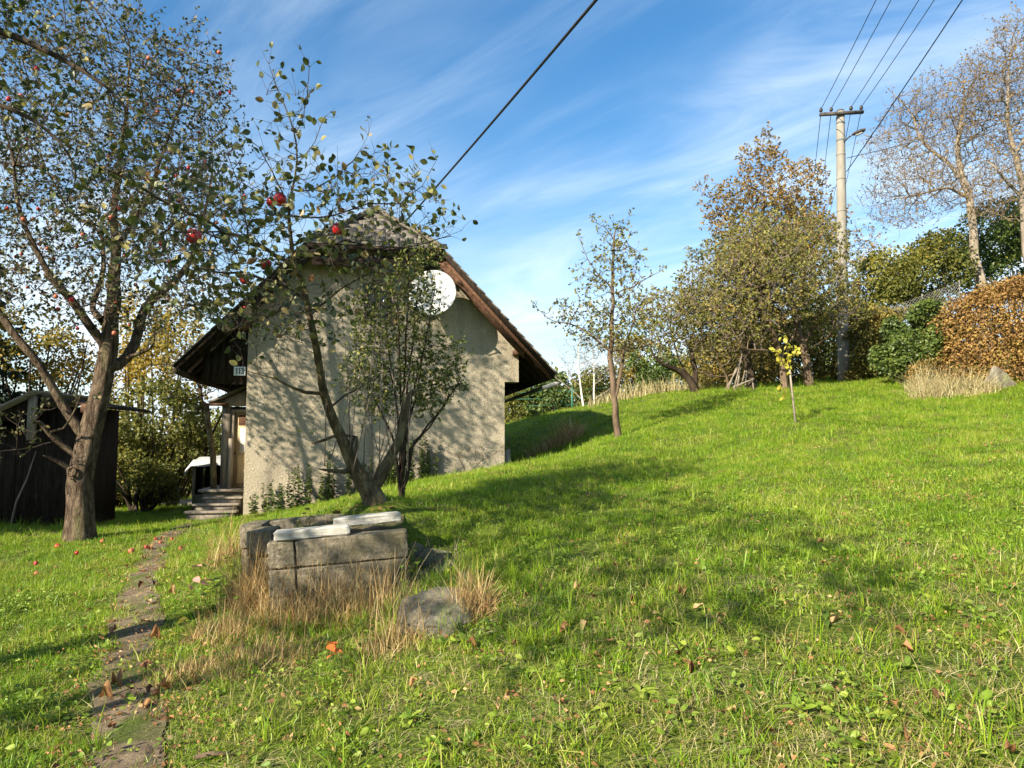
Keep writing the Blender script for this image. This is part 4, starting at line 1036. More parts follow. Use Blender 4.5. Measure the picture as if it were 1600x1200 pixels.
# --- small apple tree in front of the cottage
Y1 = 8.0
bt = at(588, 779, Y1); bt[2] = zg(bt[0], bt[1])
young, T, site = tree('apple_tree', 'small leaning apple tree with large red apples in front of the cottage gable', 'tree', None, bt, [
    [(*bt[:2], bt[2], .10), *L(Y1, (580, 765, .155), (568, 752, .14), (548, 735, .115, -.05), (538, 708, .10, -.1), (522, 660, .082, -.2), (510, 620, .073, -.3), (503, 585, .067, -.4), (497, 555, .060, -.5), (488, 515, .054, -.6), (478, 470, .047, -.75), (466, 430, .041, -.9), (457, 395, .034, -1.0), (452, 355, .026, -1.1), (448, 318, .02, -1.2), (455, 295, .018, -1.25), (463, 280, .016, -1.3), (465, 247, .013, -1.35), (463, 207, .011, -1.4), (443, 160, .009, -1.45), (427, 123, .007, -1.5), (420, 100, .004, -1.5))],
    L(Y1, (465, 250, .010, -1.35), (478, 240, .009, -1.4), (492, 222, .008, -1.4), (507, 183, .005, -1.45)),
    L(Y1, (463, 207, .008, -1.4), (473, 187, .007, -1.4), (480, 150, .006, -1.4), (484, 105, .004, -1.4)),
    L(Y1, (452, 300, .012, -1.2), (490, 297, .011, -1.2), (523, 277, .010, -1.2), (550, 253, .008, -1.2), (562, 235, .006, -1.2), (575, 212, .003, -1.2)),
    L(Y1, (450, 340, .016, -1.1), (520, 338, .014, -1.1), (575, 318, .012, -1.1), (625, 318, .010, -1.1), (660, 290, .007, -1.1), (682, 250, .004, -1.1)),
    L(Y1, (460, 400, .022, -1.0), (500, 388, .020, -.9), (540, 374, .018, -.9), (600, 390, .014, -.9), (650, 384, .011, -.9), (690, 372, .008, -.9), (722, 360, .004, -.9)),
    L(Y1, (482, 490, .028, -.7), (510, 470, .024, -.6), (540, 445, .02, -.5), (580, 425, .014, -.5), (620, 430, .008, -.5)),
    L(Y1, (463, 425, .035, -.9), (440, 407, .032, -1.2), (390, 377, .027, -1.8), (353, 360, .024, -2.2), (297, 333, .019, -2.6), (250, 310, .015, -2.8), (190, 275, .010, -3.0), (130, 250, .006, -3.1)),
    L(Y1, (353, 360, .014, -2.2), (320, 363, .012, -2.6), (285, 362, .010, -2.9), (240, 357, .006, -3.1)),
    L(Y1, (476, 465, .03, -.8), (430, 440, .026, -1.1), (380, 425, .02, -1.4), (330, 425, .014, -1.6), (290, 445, .008, -1.8)),
    L(Y1, (448, 318, .014, -1.2), (425, 270, .011, -1.5), (405, 230, .008, -1.6), (370, 205, .005, -1.7)),
    L(Y1, (390, 377, .016, -1.8), (380, 330, .012, -2.0), (375, 290, .009, -2.0), (355, 240, .006, -2.1)),
    L(Y1, (297, 333, .011, -2.6), (270, 290, .008, -2.7), (245, 240, .005, -2.8)),
    L(Y1, (506, 622, .036, -.3), (480, 612, .034, -.4), (456, 605, .028, -.5), (430, 592, .014, -.6), (380, 578, .007, -.8)),
    L(Y1, (510, 640, .022, -.3), (540, 615, .02, -.1), (565, 605, .016, 0)),
    L(Y1, (546, 700, .04, -.1), (556, 682, .036, .05), (535, 680, .032, -.1), (505, 690, .026, -.25), (488, 693, .018, -.3)),
    L(Y1, (556, 740, .05, -.05), (540, 738, .046, -.15), (520, 734, .04, -.25), (500, 733, .034, -.3)),
    L(Y1, (560, 735, .05, .0), (556, 705, .045, .05), (558, 685, .04, .08)),
    L(Y1, (588, 770, .12), (600, 745, .10, .05), (612, 715, .085, .1), (624, 690, .075, .12), (632, 655, .066, .14), (636, 625, .06, .15), (637, 608, .05, .15)),
    L(Y1, (636, 618, .04, .15), (648, 612, .035, .2), (655, 609, .025, .22)),
    L(Y1, (470, 440, .03, -.9), (450, 480, .022, -1.2), (400, 500, .015, -1.5), (350, 520, .008, -1.7)),
], [pe(320, 400, Y1 - 2.2, 150, 110, 1.0), pe(470, 330, Y1 - 1.2, 130, 80, .8), pe(620, 335, Y1 - 1.0, 100, 50, .8), pe(430, 490, Y1 - .9, 110, 60, .9), pe(570, 450, Y1 - .5, 80, 70, .6), pe(250, 300, Y1 - 2.8, 110, 80, .6), pe(450, 170, Y1 - 1.4, 50, 80, .3), pe(600, 280, Y1 - 1.1, 80, 50, .4)],
    1700, .11, .9, .13, 202, M_BARKG, (1.0, .055, .095), M_LEAF_A, (1.0, .22, .0026, .011, 3), tip=.0028, trop=(0, 0, .05), jit=.3, wob=.17)
leaf_split(young, site, T.g, M_LEAF_A, 300, .5)
g = T.g
for (px_, py_, dpx, Y_) in ((303, 370, 24, Y1 - 2.7), (437, 312, 21, Y1 - 1.25), (424, 316, 16, Y1 - 1.15), (528, 358, 19, Y1 - 1.05), (415, 414, 18, Y1 - 1.3), (382, 437, 15, Y1 - 1.5)):
    q = at(px_, py_, Y_); s = dpx * Y_ / F
    o = obj('apple', AP_RED, young, q - np.array(young.location), (g.normal(0, .2), g.normal(0, .2), g.uniform(0, 6)), (s,) * 3)
# straight suckers rising from the stump
for k in range(16):
    pxa = g.uniform(505, 640); a = at(pxa, g.uniform(700, 760), Y1 + g.uniform(-.25, .2)); top_ = at(pxa + g.normal(5, 30), g.uniform(430, 620), Y1 + g.uniform(-.4, .3))
    mid = (a + top_) / 2 + g.normal(0, .05, 3); m = MB(); b_ = np.array(young.location)
    m.tube([a - b_, mid - b_, top_ - b_], [.007, .005, .002], 4); m.build('sucker', M_TWIG, young, True)

RS = 1.0
# --- small-leaved shrub behind it
Ys = Y1 + .75
bs = at(628, 745, Ys); bs[2] = zg(bs[0], bs[1])
lim = []
g0 = np.random.default_rng(5)
for k, (tx, ty) in enumerate(((640, 400), (600, 480), (680, 450), (660, 560), (560, 560), (720, 590), (620, 420), (700, 620), (655, 420))):
    lim.append([(*bs, .018), *L(Ys, (628 + (tx - 628) * .2, 745 + (ty - 745) * .35, .014, g0.normal(0, .1)), (628 + (tx - 628) * .7, 745 + (ty - 745) * .7, .010, g0.normal(0, .15)), (tx, ty, .005, g0.normal(0, .2)))])
shrub, T, site = tree('privet_shrub', 'tall loose green shrub with tiny leaves against the sunlit gable', 'shrub', None, bs, lim,
    [pe(640, 480, Ys, 45, 95, .35), pe(595, 590, Ys, 58, 75, .35), pe(665, 600, Ys, 55, 60, .3), pe(580, 500, Ys, 45, 50, .3), pe(700, 570, Ys, 30, 55, .2), pe(655, 410, Ys, 35, 40, .2)], 1500, .08, .6, .085, 303, M_BARKD, (4.2, .03, .056), M_LEAF_S, (1.6, .16, .0018, .01, 3), tip=.0028)
foliage(shrub, site, T.g, M_LEAF_S)

# --- near apple tree, its trunk left of the frame
RS = .68
bn = (-4.7, 4.9, zg(-4.7, 4.9)); Yn = 4.7
near, T, site = tree('apple_tree', 'near apple tree whose leafy branches hang in at the upper left corner', 'tree', None, bn, [
    [(*bn, .17), (-4.65, 4.85, 1.0, .15), (-4.5, 4.8, 1.9, .13), (-4.35, 4.75, 2.6, .10)],
    [(-4.4, 4.75, 2.5, .08), *L(Yn, (-160, -20, .055), (-60, 28, .045), (0, 50, .036), (60, 72, .030), (100, 88, .026), (135, 106, .02), (170, 140, .013), (215, 165, .008), (260, 200, .004))],
    [(-4.5, 4.8, 2.0, .07), *L(Yn, (-120, 160, .04, -.2), (-30, 150, .028, -.2), (20, 165, .02, -.2), (70, 192, .014, -.2), (110, 240, .008, -.2), (140, 300, .004, -.2))],
    [(-4.4, 4.75, 2.5, .05), *L(Yn, (-100, -120, .03, .3), (60, -60, .02, .3), (130, -10, .012, .3), (175, 40, .006, .3))],
    [(-4.35, 4.75, 2.6, .08), (-4.4, 4.9, 3.5, .07), (-4.5, 5.0, 4.6, .05), (-4.4, 4.9, 5.8, .03)],
    [(-4.4, 4.75, 2.4, .05), (-5.2, 5.0, 3.2, .04), (-5.8, 5.2, 3.8, .02)],
], [pe(40, 110, Yn, 170, 100, .6), pe(150, 200, Yn, 100, 80, .5), pe(-120, 100, Yn, 160, 220, .9), (-4.7, 4.9, 4.4, 1.3, 1.3, .9), (-4.6, 4.9, 5.9, 1.7, 1.7, 1.3), pe(60, 300, Yn, 70, 60, .4)],
    1300, .13, 1.2, .2, 404, M_BARKD, (1.8, .045, .085), M_LEAF_A, (1.0, .2, .0026, .011, 3), tip=.0034, jit=.3)
leaf_split(near, site, T.g, M_LEAF_A, 300, .5)

bq = (-6.4, .6, zg(-6.4, .6))  # unseen apple tree, added for the shadow it throws on the lawn
shade, T, site = tree('apple_tree', 'apple tree added out of view left of the viewpoint to cast shadow across the lawn', 'tree', None, bq, [[(*bq, .16), (-6.4, .6, 1.6, .13), (-6.3, .7, 3.0, .09), (-6.2, .6, 4.6, .05)], [(-6.4, .6, 1.8, .08), (-5.5, .9, 3.0, .06), (-4.9, 1.0, 4.2, .03)], [(-6.4, .6, 1.8, .08), (-7.3, .4, 3.2, .05), (-7.8, .3, 4.4, .03)]],
    [(-6.0, .8, 5.2, 2.5, 2.2, 1.7), (-4.2, -.6, 5.0, 1.7, 1.6, 1.2)], 800, .26, 1.6, .36, 406, M_BARKD, (5, .07, .12), M_LEAF_A, (1.3, .3, .004, .02, 3), tip=.007)
foliage(shade, site, T.g, M_LEAF_A)
# --- lone pear on the lawn
RS = .68
bp = on(966, 684); Y2 = bp[1]
pear, T, site = tree('pear_tree', 'slender half-bare pear tree standing alone on the lawn right of the cottage', 'tree', None, bp, [
    [(*bp, .078), *L(Y2, (963, 650, .11), (959, 600, .105), (955, 560, .10), (954, 545, .095), (956, 500, .07), (957, 450, .055), (959, 400, .042), (960, 365, .026), (958, 348, .012))],
    L(Y2, (963, 618, .06), (970, 585, .06), (975, 560, .055), (972, 545, .045), (985, 520, .03), (995, 480, .02)),
    L(Y2, (953, 550, .05), (930, 530, .04), (912, 513, .034), (890, 505, .026), (862, 503, .016), (838, 480, .007)),
    L(Y2, (958, 548, .04), (985, 545, .034), (1010, 540, .024), (1035, 530, .01)),
    L(Y2, (957, 460, .03), (985, 450, .024), (1010, 435, .016), (1030, 425, .008)),
    L(Y2, (957, 450, .028), (935, 430, .02), (918, 405, .014), (905, 372, .006)),
    L(Y2, (960, 375, .018), (945, 355, .012), (925, 345, .005)),
    L(Y2, (960, 395, .02), (985, 385, .014), (1000, 395, .007)),
    L(Y2, (960, 360, .015), (975, 350, .01), (983, 338, .004)),
], [pe(950, 510, Y2, 65, 45, .8), pe(990, 500, Y2, 40, 50, .6), pe(965, 420, Y2, 48, 55, .6), pe(885, 492, Y2, 40, 28, .4), pe(955, 360, Y2, 35, 18, .3), pe(925, 440, Y2, 30, 50, .4)],
    800, .12, 1.0, .15, 505, M_BARKB, (3.6, .05, .09), M_LEAF_B, (1.0, .2, .004, .018, 3), tip=.005, jit=.35, wob=.06)
foliage(pear, site, T.g, M_LEAF_B)

# --- orchard at the crest
RS = .72
def orchard(px, py, limbs, crown, na, seed, label, leaf=(6.2, .06, .105), lm=M_LEAF_B, bark=M_BARKB, step=.2, twig=(1.4, .36, .005, .02, 3), tip=.006, infl=2.0, kill=.24, name='apple_tree', group='orchard trees along the crest'):
    b = on(px, py); Yb = b[1]
    lim = [[(*b, limbs[0][0][2] * RS), *L(Yb, *limbs[0])]] + [L(Yb, *l) for l in limbs[1:]]
    r, T, s = tree(name, label, 'tree', group, b, lim, [pe(c[0], c[1], Yb + c[4], c[2], c[3], c[5]) for c in crown], na, step, infl, kill, seed, bark, leaf, lm, twig, tip=tip, jit=.3, twigmat=M_TWIG)
    foliage(r, s, T.g, lm); return r, T
orchard(1264, 603, [[(1262, 575, .17), (1258, 550, .16), (1250, 530, .15), (1242, 505, .13, .3), (1235, 470, .09, .4), (1225, 420, .06, .4), (1215, 370, .03, .4)],
    [(1256, 545, .08), (1264, 527, .075), (1270, 510, .06), (1290, 470, .04)], [(1250, 535, .06), (1225, 520, .05, -.5), (1200, 500, .04, -.8)], [(1255, 550, .05), (1275, 540, .04, -.6), (1300, 525, .03, -1)]],
    [(1225, 430, 95, 95, 0, 2.6), (1290, 470, 60, 60, 0, 2.0), (1180, 400, 60, 70, 0, 2.0)], 2300, 606, 'apple tree with a reddish straight trunk and broad yellow-green crown beside the utility pole')
orchard(1226, 607, [[(1224, 580, .13), (1221, 550, .12), (1212, 528, .11, -.3), (1200, 500, .08, -.5), (1180, 450, .05, -.6)],
    [(1221, 555, .06), (1235, 535, .05, -.4), (1245, 510, .035, -.5)], [(1220, 545, .05), (1190, 548, .045, -.8), (1160, 546, .03, -1.2)]],
    [(1190, 450, 85, 75, -.5, 2.0), (1150, 490, 60, 45, -.8, 1.5)], 1600, 607, 'apple tree hidden behind the yellow sapling, its crown merging with its neighbours')
orchard(1174, 608, [[(1173, 585, .19), (1169, 560, .18), (1166, 530, .16, .2), (1160, 490, .11, .3), (1150, 440, .06, .3)],
    [(1168, 545, .08), (1190, 520, .06, .5), (1210, 480, .04, .8)], [(1166, 540, .08), (1140, 510, .06, -.4), (1110, 480, .04, -.6)]],
    [(1130, 450, 75, 75, .3, 2.2), (1090, 490, 45, 55, .2, 1.6), (1180, 420, 60, 70, .5, 2)], 1900, 608, 'apple tree with a dark trunk that the bean poles lean against', bark=M_BARKD)
orchard(1086, 613, [[(1084, 600, .17), (1076, 588, .15), (1062, 577, .13, -.1), (1045, 572, .10, -.3), (1030, 568, .07, -.5), (1015, 550, .04, -.6)],
    [(1090, 606, .13), (1085, 580, .12, .2), (1080, 556, .10, .3), (1080, 535, .06, .4), (1072, 510, .02, .4)], [(1070, 583, .06), (1058, 555, .045), (1050, 520, .03)]],
    [(1060, 510, 50, 50, 0, 1.5), (1030, 500, 40, 50, -.2, 1.4), (1090, 500, 40, 50, .3, 1.5)], 1100, 609, 'low apple tree forking in a V right at the ground', bark=M_BARKD)
orchard(1138, 609, [[(1138, 598, .06), (1137, 588, .055), (1128, 572, .04, -.2), (1110, 555, .03, -.3), (1085, 545, .02, -.4)], [(1138, 592, .04), (1155, 580, .035, -.2), (1180, 560, .025, -.3)], [(1137, 590, .03), (1115, 587, .02, -.2), (1090, 580, .012, -.3)]],
    [(1110, 540, 45, 22, -.3, .8), (1170, 545, 35, 20, -.3, .8)], 400, 610, 'little bare spreading tree in front of the bean poles', leaf=(.7, .05, .08))
# taller brown trees behind
Yb = 36
def back_tree(px, pyb, Y, limbs, crown, na, seed, label, lm, leaf, bark=M_BARKD, step=.3, twig=(1.3, .5, .007, .026, 3), tip=.008, infl=3.2, kill=.36, name='tree', group=None, fol='crown', jit=.3, trop=(0, 0, .08), twigmat=None):
    b = at(px, pyb, Y); b[2] = min(b[2], zg(b[0], b[1]))
    lim = [[(*b, limbs[0][0][2] * 1.1 * RS), *L(Y, *limbs[0])]] + [L(Y, *l) for l in limbs[1:]]
    r, T, s = tree(name, label, 'tree', group, b, lim, [pe(c[0], c[1], Y + c[4], c[2], c[3], c[5]) for c in crown], na, step, infl, kill, seed, bark, leaf, lm, twig, tip=tip, jit=jit, trop=trop, twigmat=twigmat, thin=.03)
    if s is not None: foliage(r, s, T.g, lm)
    return r, T
back_tree(1195, 560, 36, [[(1195, 500, .2), (1193, 420, .17), (1188, 350, .09), (1196, 310, .05), (1190, 280, .02)]], [(1190, 270, 38, 65, 0, 1.5), (1150, 330, 55, 40, 0, 2), (1200, 370, 90, 60, 0, 2.5), (1110, 300, 25, 20, 0, .8)], 2200, 701, 'tall russet tree rising highest behind the orchard', M_LEAF_BR, (6.5, .10, .16))
back_tree(1258, 560, 34, [[(1258, 500, .16), (1256, 420, .13), (1256, 370, .06), (1250, 340, .025)]], [(1250, 305, 42, 55, 0, 1.6), (1270, 380, 50, 60, 0, 2)], 1500, 702, 'russet tree directly left of the utility pole', M_LEAF_BR, (6, .10, .15))
back_tree(1340, 520, 33, [[(1340, 480, .12), (1342, 440, .06), (1338, 410, .025)]], [(1345, 410, 38, 55, 0, 1.4)], 600, 703, 'sparse reddish tree right behind the utility pole', M_LEAF_BR, (3.0, .08, .13))
# walnuts
wt = (1.7, .5, .0065, .024, 3)
back_tree(1535, 475, 27, [[(1533, 445, .24), (1522, 400, .215), (1516, 330, .18), (1502, 275, .155), (1496, 225, .125), (1503, 190, .09), (1507, 150, .05)],
    [(1500, 275, .11), (1480, 252, .10, .2), (1455, 235, .085, .4), (1435, 215, .07, .5), (1428, 180, .05, .6), (1395, 145, .025, .7)], [(1510, 310, .08), (1480, 290, .065, -.5), (1452, 300, .05, -.8), (1415, 310, .03, -1)], [(1500, 230, .05), (1540, 200, .04, .5), (1570, 190, .02, .8)]],
    [(1440, 220, 80, 80, 0, 2.5), (1490, 170, 80, 60, 0, 2.5), (1420, 310, 70, 50, -.5, 2), (1530, 280, 60, 70, 0, 2)], 3800, 711, 'pale-barked nearly bare walnut tree above the hedge', M_LEAF_BR, (.85, .06, .11), M_BARKP, twigmat=M_TWIGW, twig=wt, trop=(0, 0, .12), name='walnut_tree', group='walnut trees above the hedge', step=.26, kill=.30)
back_tree(1612, 490, 25, [[(1610, 440, .2), (1603, 370, .18), (1596, 300, .155), (1584, 240, .13), (1573, 190, .10), (1575, 130, .06), (1580, 70, .03)], [(1598, 310, .08), (1570, 280, .06, -.3), (1545, 250, .04, -.5)], [(1586, 245, .08), (1610, 200, .06, .4), (1630, 140, .04, .6)]],
    [(1575, 140, 65, 100, 0, 2.2), (1630, 150, 60, 110, 0, 2.2), (1570, 290, 50, 60, 0, 1.6), (1590, 70, 50, 50, 0, 1.6)], 3900, 712, 'twiggy walnut tree cut by the right edge of the picture', M_LEAF_BR, (1.2, .06, .11), M_BARKP, twigmat=M_TWIGW, twig=wt, trop=(0, 0, .12), name='walnut_tree', group='walnut trees above the hedge', step=.26, kill=.30)

# --- bushes and hedges
def bush(name, label, cat, group, E, n, size, mat, seed, stems=6, up=.3, base=None, tmpl=(T4V, T4F), thr=.5, nscale=2.2, stemr=.02, bark=M_BARKD):
    """leaf masses with gaps: leaves sit where a lumpy field is high; stems reach into every lobe"""
    g = np.random.default_rng(seed); E = np.array(E, float)
    if base is None:
        c = E[:, :2].mean(0); base = np.array([c[0], c[1], zg(*c)])
    root = empty(name, base, label, cat, group)
    P = in_ellipsoids(E, int(n * 2.2), g)
    K = g.normal(0, nscale * 1.3, (6, 3)); ph = g.uniform(0, 6.28, 6)
    f = np.sin(P @ K.T + ph).sum(1) / 6
    P = P[f > np.quantile(f, thr)][:n]
    P = P[P[:, 2] > zt(P[:, 0], P[:, 1]) + .02]
    near_ = ((P[:, None] - E[None, :, :3]) / E[None, :, 3:]); j = (near_ ** 2).sum(-1).argmin(1)
    out = (P - E[j, :3]) / E[j, 3:] ** 2
    A = norm(out) * .5 + g.normal(0, .7, P.shape); A[:, 2] -= .15
    foliage(root, (P, A, g.uniform(size[0], size[1], len(P))), g, mat, tmpl, 'foliage', up)
    m_V, m_F, o = [], [], 0
    for k in range(stems):
        e = E[k % len(E)]; top_ = e[:3] + norm(g.normal(0, 1, 3)) * e[3:] * .75; top_[2] = max(top_[2], e[2])
        b = np.array([base[0] + g.normal(0, .12), base[1] + g.normal(0, .12), 0])
        b = np.array([b[0] * .6 + e[0] * .4, b[1] * .6 + e[1] * .4, 0]); b[2] = zg(b[0], b[1]) - .05
        mid = (b + top_) / 2 + g.normal(0, .12, 3)
        V, Fq = tube_arrays(np.array([b, mid, top_]), np.array([stemr, stemr * .7, stemr * .25]), 5); m_V.append(V - base); m_F.append(Fq + o); o += len(V)
    obj('stems', make_mesh('stems', np.vstack(m_V), np.vstack(m_F), bark, True), root)
    return root
def hedge(label, pts, hgt, wid, n, size, mat, seed, group=None, name='hedge', lump=.12):
    """pts: (x, y) footprints, hgt per point; leaf shell plus interior, woody stems"""
    g = np.random.default_rng(seed); pts = np.array(pts, float); hgt = np.array(hgt, float)
    base = np.array([*pts.mean(0), zg(*pts.mean(0))]); root = empty(name, base, label, 'hedge', group)
    sl = np.linalg.norm(np.diff(pts, axis=0), axis=1); k = g.choice(len(sl), n, p=sl / sl.sum()); t = g.random(n)
    C = pts[k] + (pts[k + 1] - pts[k]) * t[:, None]; hh = hgt[k] + (hgt[k + 1] - hgt[k]) * t
    d = norm(pts[k + 1] - pts[k]); nn = np.stack([-d[:, 1], d[:, 0]], -1)
    # cross-section: rounded box, leaves dense near the skin
    side = g.uniform(-1, 1, n); hz = g.random(n)
    skin = g.random(n) < .85; topm = g.random(n) < .28
    side = np.where(skin & ~topm, np.sign(side) * g.uniform(.78, 1.05, n), side); hz = np.where(skin & topm, g.uniform(.88, 1.03, n), hz)
    s_along = (C * d).sum(1)
    wob = 1 + lump * np.sin(s_along * 3.1 + hz * 4) + lump * np.sin(s_along * 6.7 + 2 + hz * 7) + .8 * lump * np.sin(s_along * 13 + 5 * np.sin(hz * 9)) + g.normal(0, .10, n)
    XY = C + nn * (side * wid / 2 * wob * (1 - .25 * np.clip(hz - .75, 0, 1) * 3))[:, None]
    Z = zt(XY[:, 0], XY[:, 1]) + .05 + hz * hh * (1 + .05 * np.sin(s_along * 2.2) + .04 * np.sin(s_along * 7) + np.abs(g.normal(0, .035, n)) * (hz > .8))
    P = np.column_stack([XY, Z]); A = np.column_stack([nn * np.sign(side)[:, None] * .6, np.where(topm, .4, -.35)]) + g.normal(0, .6, (n, 3))
    foliage(root, (P, A, g.uniform(size[0], size[1], n)), g, mat, (T4V, T4F), 'foliage', .2)
    Vs, Fs, o = [], [], 0
    tot = sl.sum()
    for i in range(int(tot * 5)):
        k = g.choice(len(sl), p=sl / sl.sum()); t = g.random(); c = pts[k] + (pts[k + 1] - pts[k]) * t + g.normal(0, wid * .12, 2); h = hgt[k] + (hgt[k + 1] - hgt[k]) * t
        z0 = zg(*c); P3 = np.array([(c[0], c[1], z0 - .1), (c[0] + g.normal(0, .1), c[1] + g.normal(0, .1), z0 + h * .5), (c[0] + g.normal(0, .2), c[1] + g.normal(0, .2), z0 + h * .95)])
        V, Fq = tube_arrays(P3, np.array([.025, .016, .006]), 5); Vs.append(V - base); Fs.append(Fq + o); o += len(V)
    obj('stems', make_mesh('stems', np.vstack(Vs), np.vstack(Fs), M_BARKB, True), root)
    return root
def gp(px, py, lo=8, hi=50): q = on(px, py, lo, hi); return q[:2]
h1 = on(1440, 606); h2 = on(1640, 606)
hedge('tall orange-brown hornbeam hedge at the right edge of the lawn', [(12.7, 21.4), (13.0, 20.2), (13.5, 18.2), (14.3, 15.5), (15.6, 12.0)], [1.7, 2.25, 2.75, 3.0, 3.0], 1.4, 70000, (.055, .10), M_LEAF_OR, 801)
hedge('low brown and yellow-green hedge behind the utility pole', [(7.0, 28.6), (9.5, 28.4), (11.8, 27.8), (13.0, 26.0), (13.6, 24.6)], [1.9, 2.2, 2.3, 2.2, 2.2], 1.3, 30000, (.08, .13), M_LEAF_GY, 802)
bush('evergreen_bush', 'dark glossy green bush between the two brown hedges', 'bush', None, [pe(1430, 535, 21.6, 40, 45, .7), pe(1390, 560, 22, 32, 36, .6), pe(1475, 540, 20.9, 28, 50, .5), pe(1450, 500, 21.4, 30, 32, .5), pe(1408, 515, 22.2, 28, 26, .5)], 10500, (.08, .13), M_LEAF_G, 811, 14)
bush('hazel_bush', 'yellow-green leafy bush between the utility pole and the dark green bush', 'bush', None, [pe(1352, 548, 24.6, 34, 48, .7), pe(1380, 520, 24.4, 30, 40, .7), pe(1335, 575, 24.8, 20, 25, .5)], 8000, (.07, .12), M_LEAF_GY, 815, 12)
bush('elder_bush', 'big green leafy bush under the walnut tree behind the wire fence', 'bush', None, [pe(1400, 440, 27, 60, 60, 1.6), pe(1460, 420, 27.5, 55, 65, 1.5), pe(1360, 480, 27, 45, 50, 1.5), pe(1430, 490, 27, 70, 40, 1.3)], 15000, (.09, .16), M_LEAF_YG, 812, 16)
bush('evergreen_tree', 'dark evergreen mass behind the walnut trunks', 'tree', None, [pe(1560, 390, 30, 75, 80, 2), pe(1500, 420, 30, 50, 60, 1.6), pe(1620, 380, 30, 60, 90, 2)], 14000, (.10, .18), M_LEAF_G, 813, 10)
bush('bramble_bush', 'rusty-brown leafless tangle at the foot of the evergreen bush', 'bush', None, [pe(1455, 585, 20.6, 38, 26, .5)], 900, (.05, .09), M_LEAF_BR, 814, 30, stemr=.008)

def straw(name, label, spots, g, mat, parent=None, kind='stuff', cat='dry grass'):
    """spots: rows x,y,z,h,lean,width; thin bent stalks, one mesh"""
    S = np.array(spots, float); n = len(S)
    az = g.uniform(0, 2 * math.pi, n); ln = S[:, 4] * g.uniform(.2, 1.3, n); dx = np.cos(az) * ln; dy = np.sin(az) * ln
    side = np.stack([-np.sin(az + g.normal(0, 1, n)), np.cos(az), np.zeros(n)], -1); side = norm(side)
    V = []
    for t, w in ((0, 1), (.35, .85), (.7, .6), (1, .15)):
        c = np.stack([S[:, 0] + dx * t ** 1.6 * S[:, 3], S[:, 1] + dy * t ** 1.6 * S[:, 3], S[:, 2] + S[:, 3] * t * (1 - .25 * ln * t)], -1)
        V.append(c - side * (S[:, 5] * w)[:, None]); V.append(c + side * (S[:, 5] * w)[:, None])
    V = np.stack(V, 1).reshape(-1, 3); i = np.arange(n)[:, None] * 8
    Fq = np.concatenate([i + np.array([[k, k + 1, k + 3, k + 2]]) for k in (0, 2, 4)], 0)
    r = np.tile(g.random(n), 3)
    o = obj(name, make_mesh(name, V, Fq, mat, False, r), parent)
    return tag(o, label, cat, kind=kind)
g = np.random.default_rng(31)
def clump(c, r, n, h, lean, w, stretch=(1, 1)):
    a = g.uniform(0, 6.28, n); q = np.sqrt(g.random(n)) * r
    x = c[0] + np.cos(a) * q * stretch[0]; y = c[1] + np.sin(a) * q * stretch[1]
    return np.column_stack([x, y, zt(x, y) - .02, (h[0] + (h[1] - h[0]) * g.random(n) ** 1.7) * (1.1 - .6 * (q / r) ** 2), np.full(n, lean) * g.uniform(.5, 1.6, n), w * g.uniform(.6, 1.6, n)])
sp = []
for (px_, py_, r, n, h) in ((400, 950, .22, 240, (.2, .6)), (445, 965, .24, 210, (.15, .55)), (500, 968, .26, 200, (.15, .55)), (560, 968, .26, 200, (.15, .52)), (605, 965, .2, 150, (.15, .55)), (500, 970, .5, 70, (.45, .85)), (380, 935, .18, 160, (.25, .75)), (350, 880, .22, 130, (.2, .6)), (345, 1000, .28, 260, (.12, .35)), (735, 960, .17, 330, (.15, .4)), (620, 1010, .25, 130, (.15, .4)), (410, 1040, .4, 500, (.06, .22)), (300, 1060, .3, 300, (.05, .18))):
    sp.append(clump(on(px_, py_), r, int(n * 2.2), (h[0], h[1] * 1.25), .6, .0019)); sp.append(clump(on(px_, py_), r * 1.2, int(n * 2.0), (h[0] * .5, h[1] * .55), 1.5, .0018))
straw('dry_grass', 'tall dry straw-coloured grass around the concrete block wall', np.vstack(sp), g, M_STRAW)
sp = [clump(on(690, 890), .3, 130, (.2, .5), 1.6, .0016), clump(on(655, 920), .2, 110, (.2, .45), 1.4, .0016), clump(on(640, 960), .22, 160, (.1, .35), 1.0, .0017)]
straw('dry_grass', 'dark tangle of withered stalks between the block wall and the grey stone', np.vstack(sp), g, M_TWIG)
sp = [clump(on(1490, 618), .75, 1100, (.3, .95), 1.0, .005, (1.5, .6)), clump(on(1445, 612), .5, 420, (.4, 1.1), .8, .005), clump(on(1530, 616), .4, 350, (.3, .6), .7, .006)]
straw('dry_grass', 'pale dry grass tussock beside the rounded boulder', np.vstack(sp), g, M_STRAWP)
cb = on(880, 700)
sp = [clump((cb[0] + .1, cb[1] + .6), .55, 600, (.4, .95), .7, .006), clump((cb[0] - .6, cb[1] + .9), .5, 200, (.3, .7), .9, .006)]
straw('dry_grass', 'brown dry weeds on the bank right of the cottage', np.vstack(sp), g, M_STRAW)
sp = [clump((at(1010, 615, 27)[0], 27.5), 1.2, 700, (.5, .9), .5, .010, (1.8, .5))]
straw('dry_grass', 'strip of pale dry grass below the far bushes', np.vstack(sp), g, M_STRAWP)

sp = []
for _ in range(95):
    c_ = on(g.uniform(760, 1600), 840 + 360 * g.random()); sp.append(clump(c_, g.uniform(.08, .25), int(g.uniform(14, 46)), (.05, .2), 1.7, .0018))
for _ in range(10):
    c_ = on(g.uniform(0, 700), 1040 + 160 * g.random()); sp.append(clump(c_, g.uniform(.08, .2), 22, (.04, .14), 1.7, .0014))
straw('dry_grass', 'pale withered strands lying in the foreground lawn', np.vstack(sp), g, M_STRAWP)
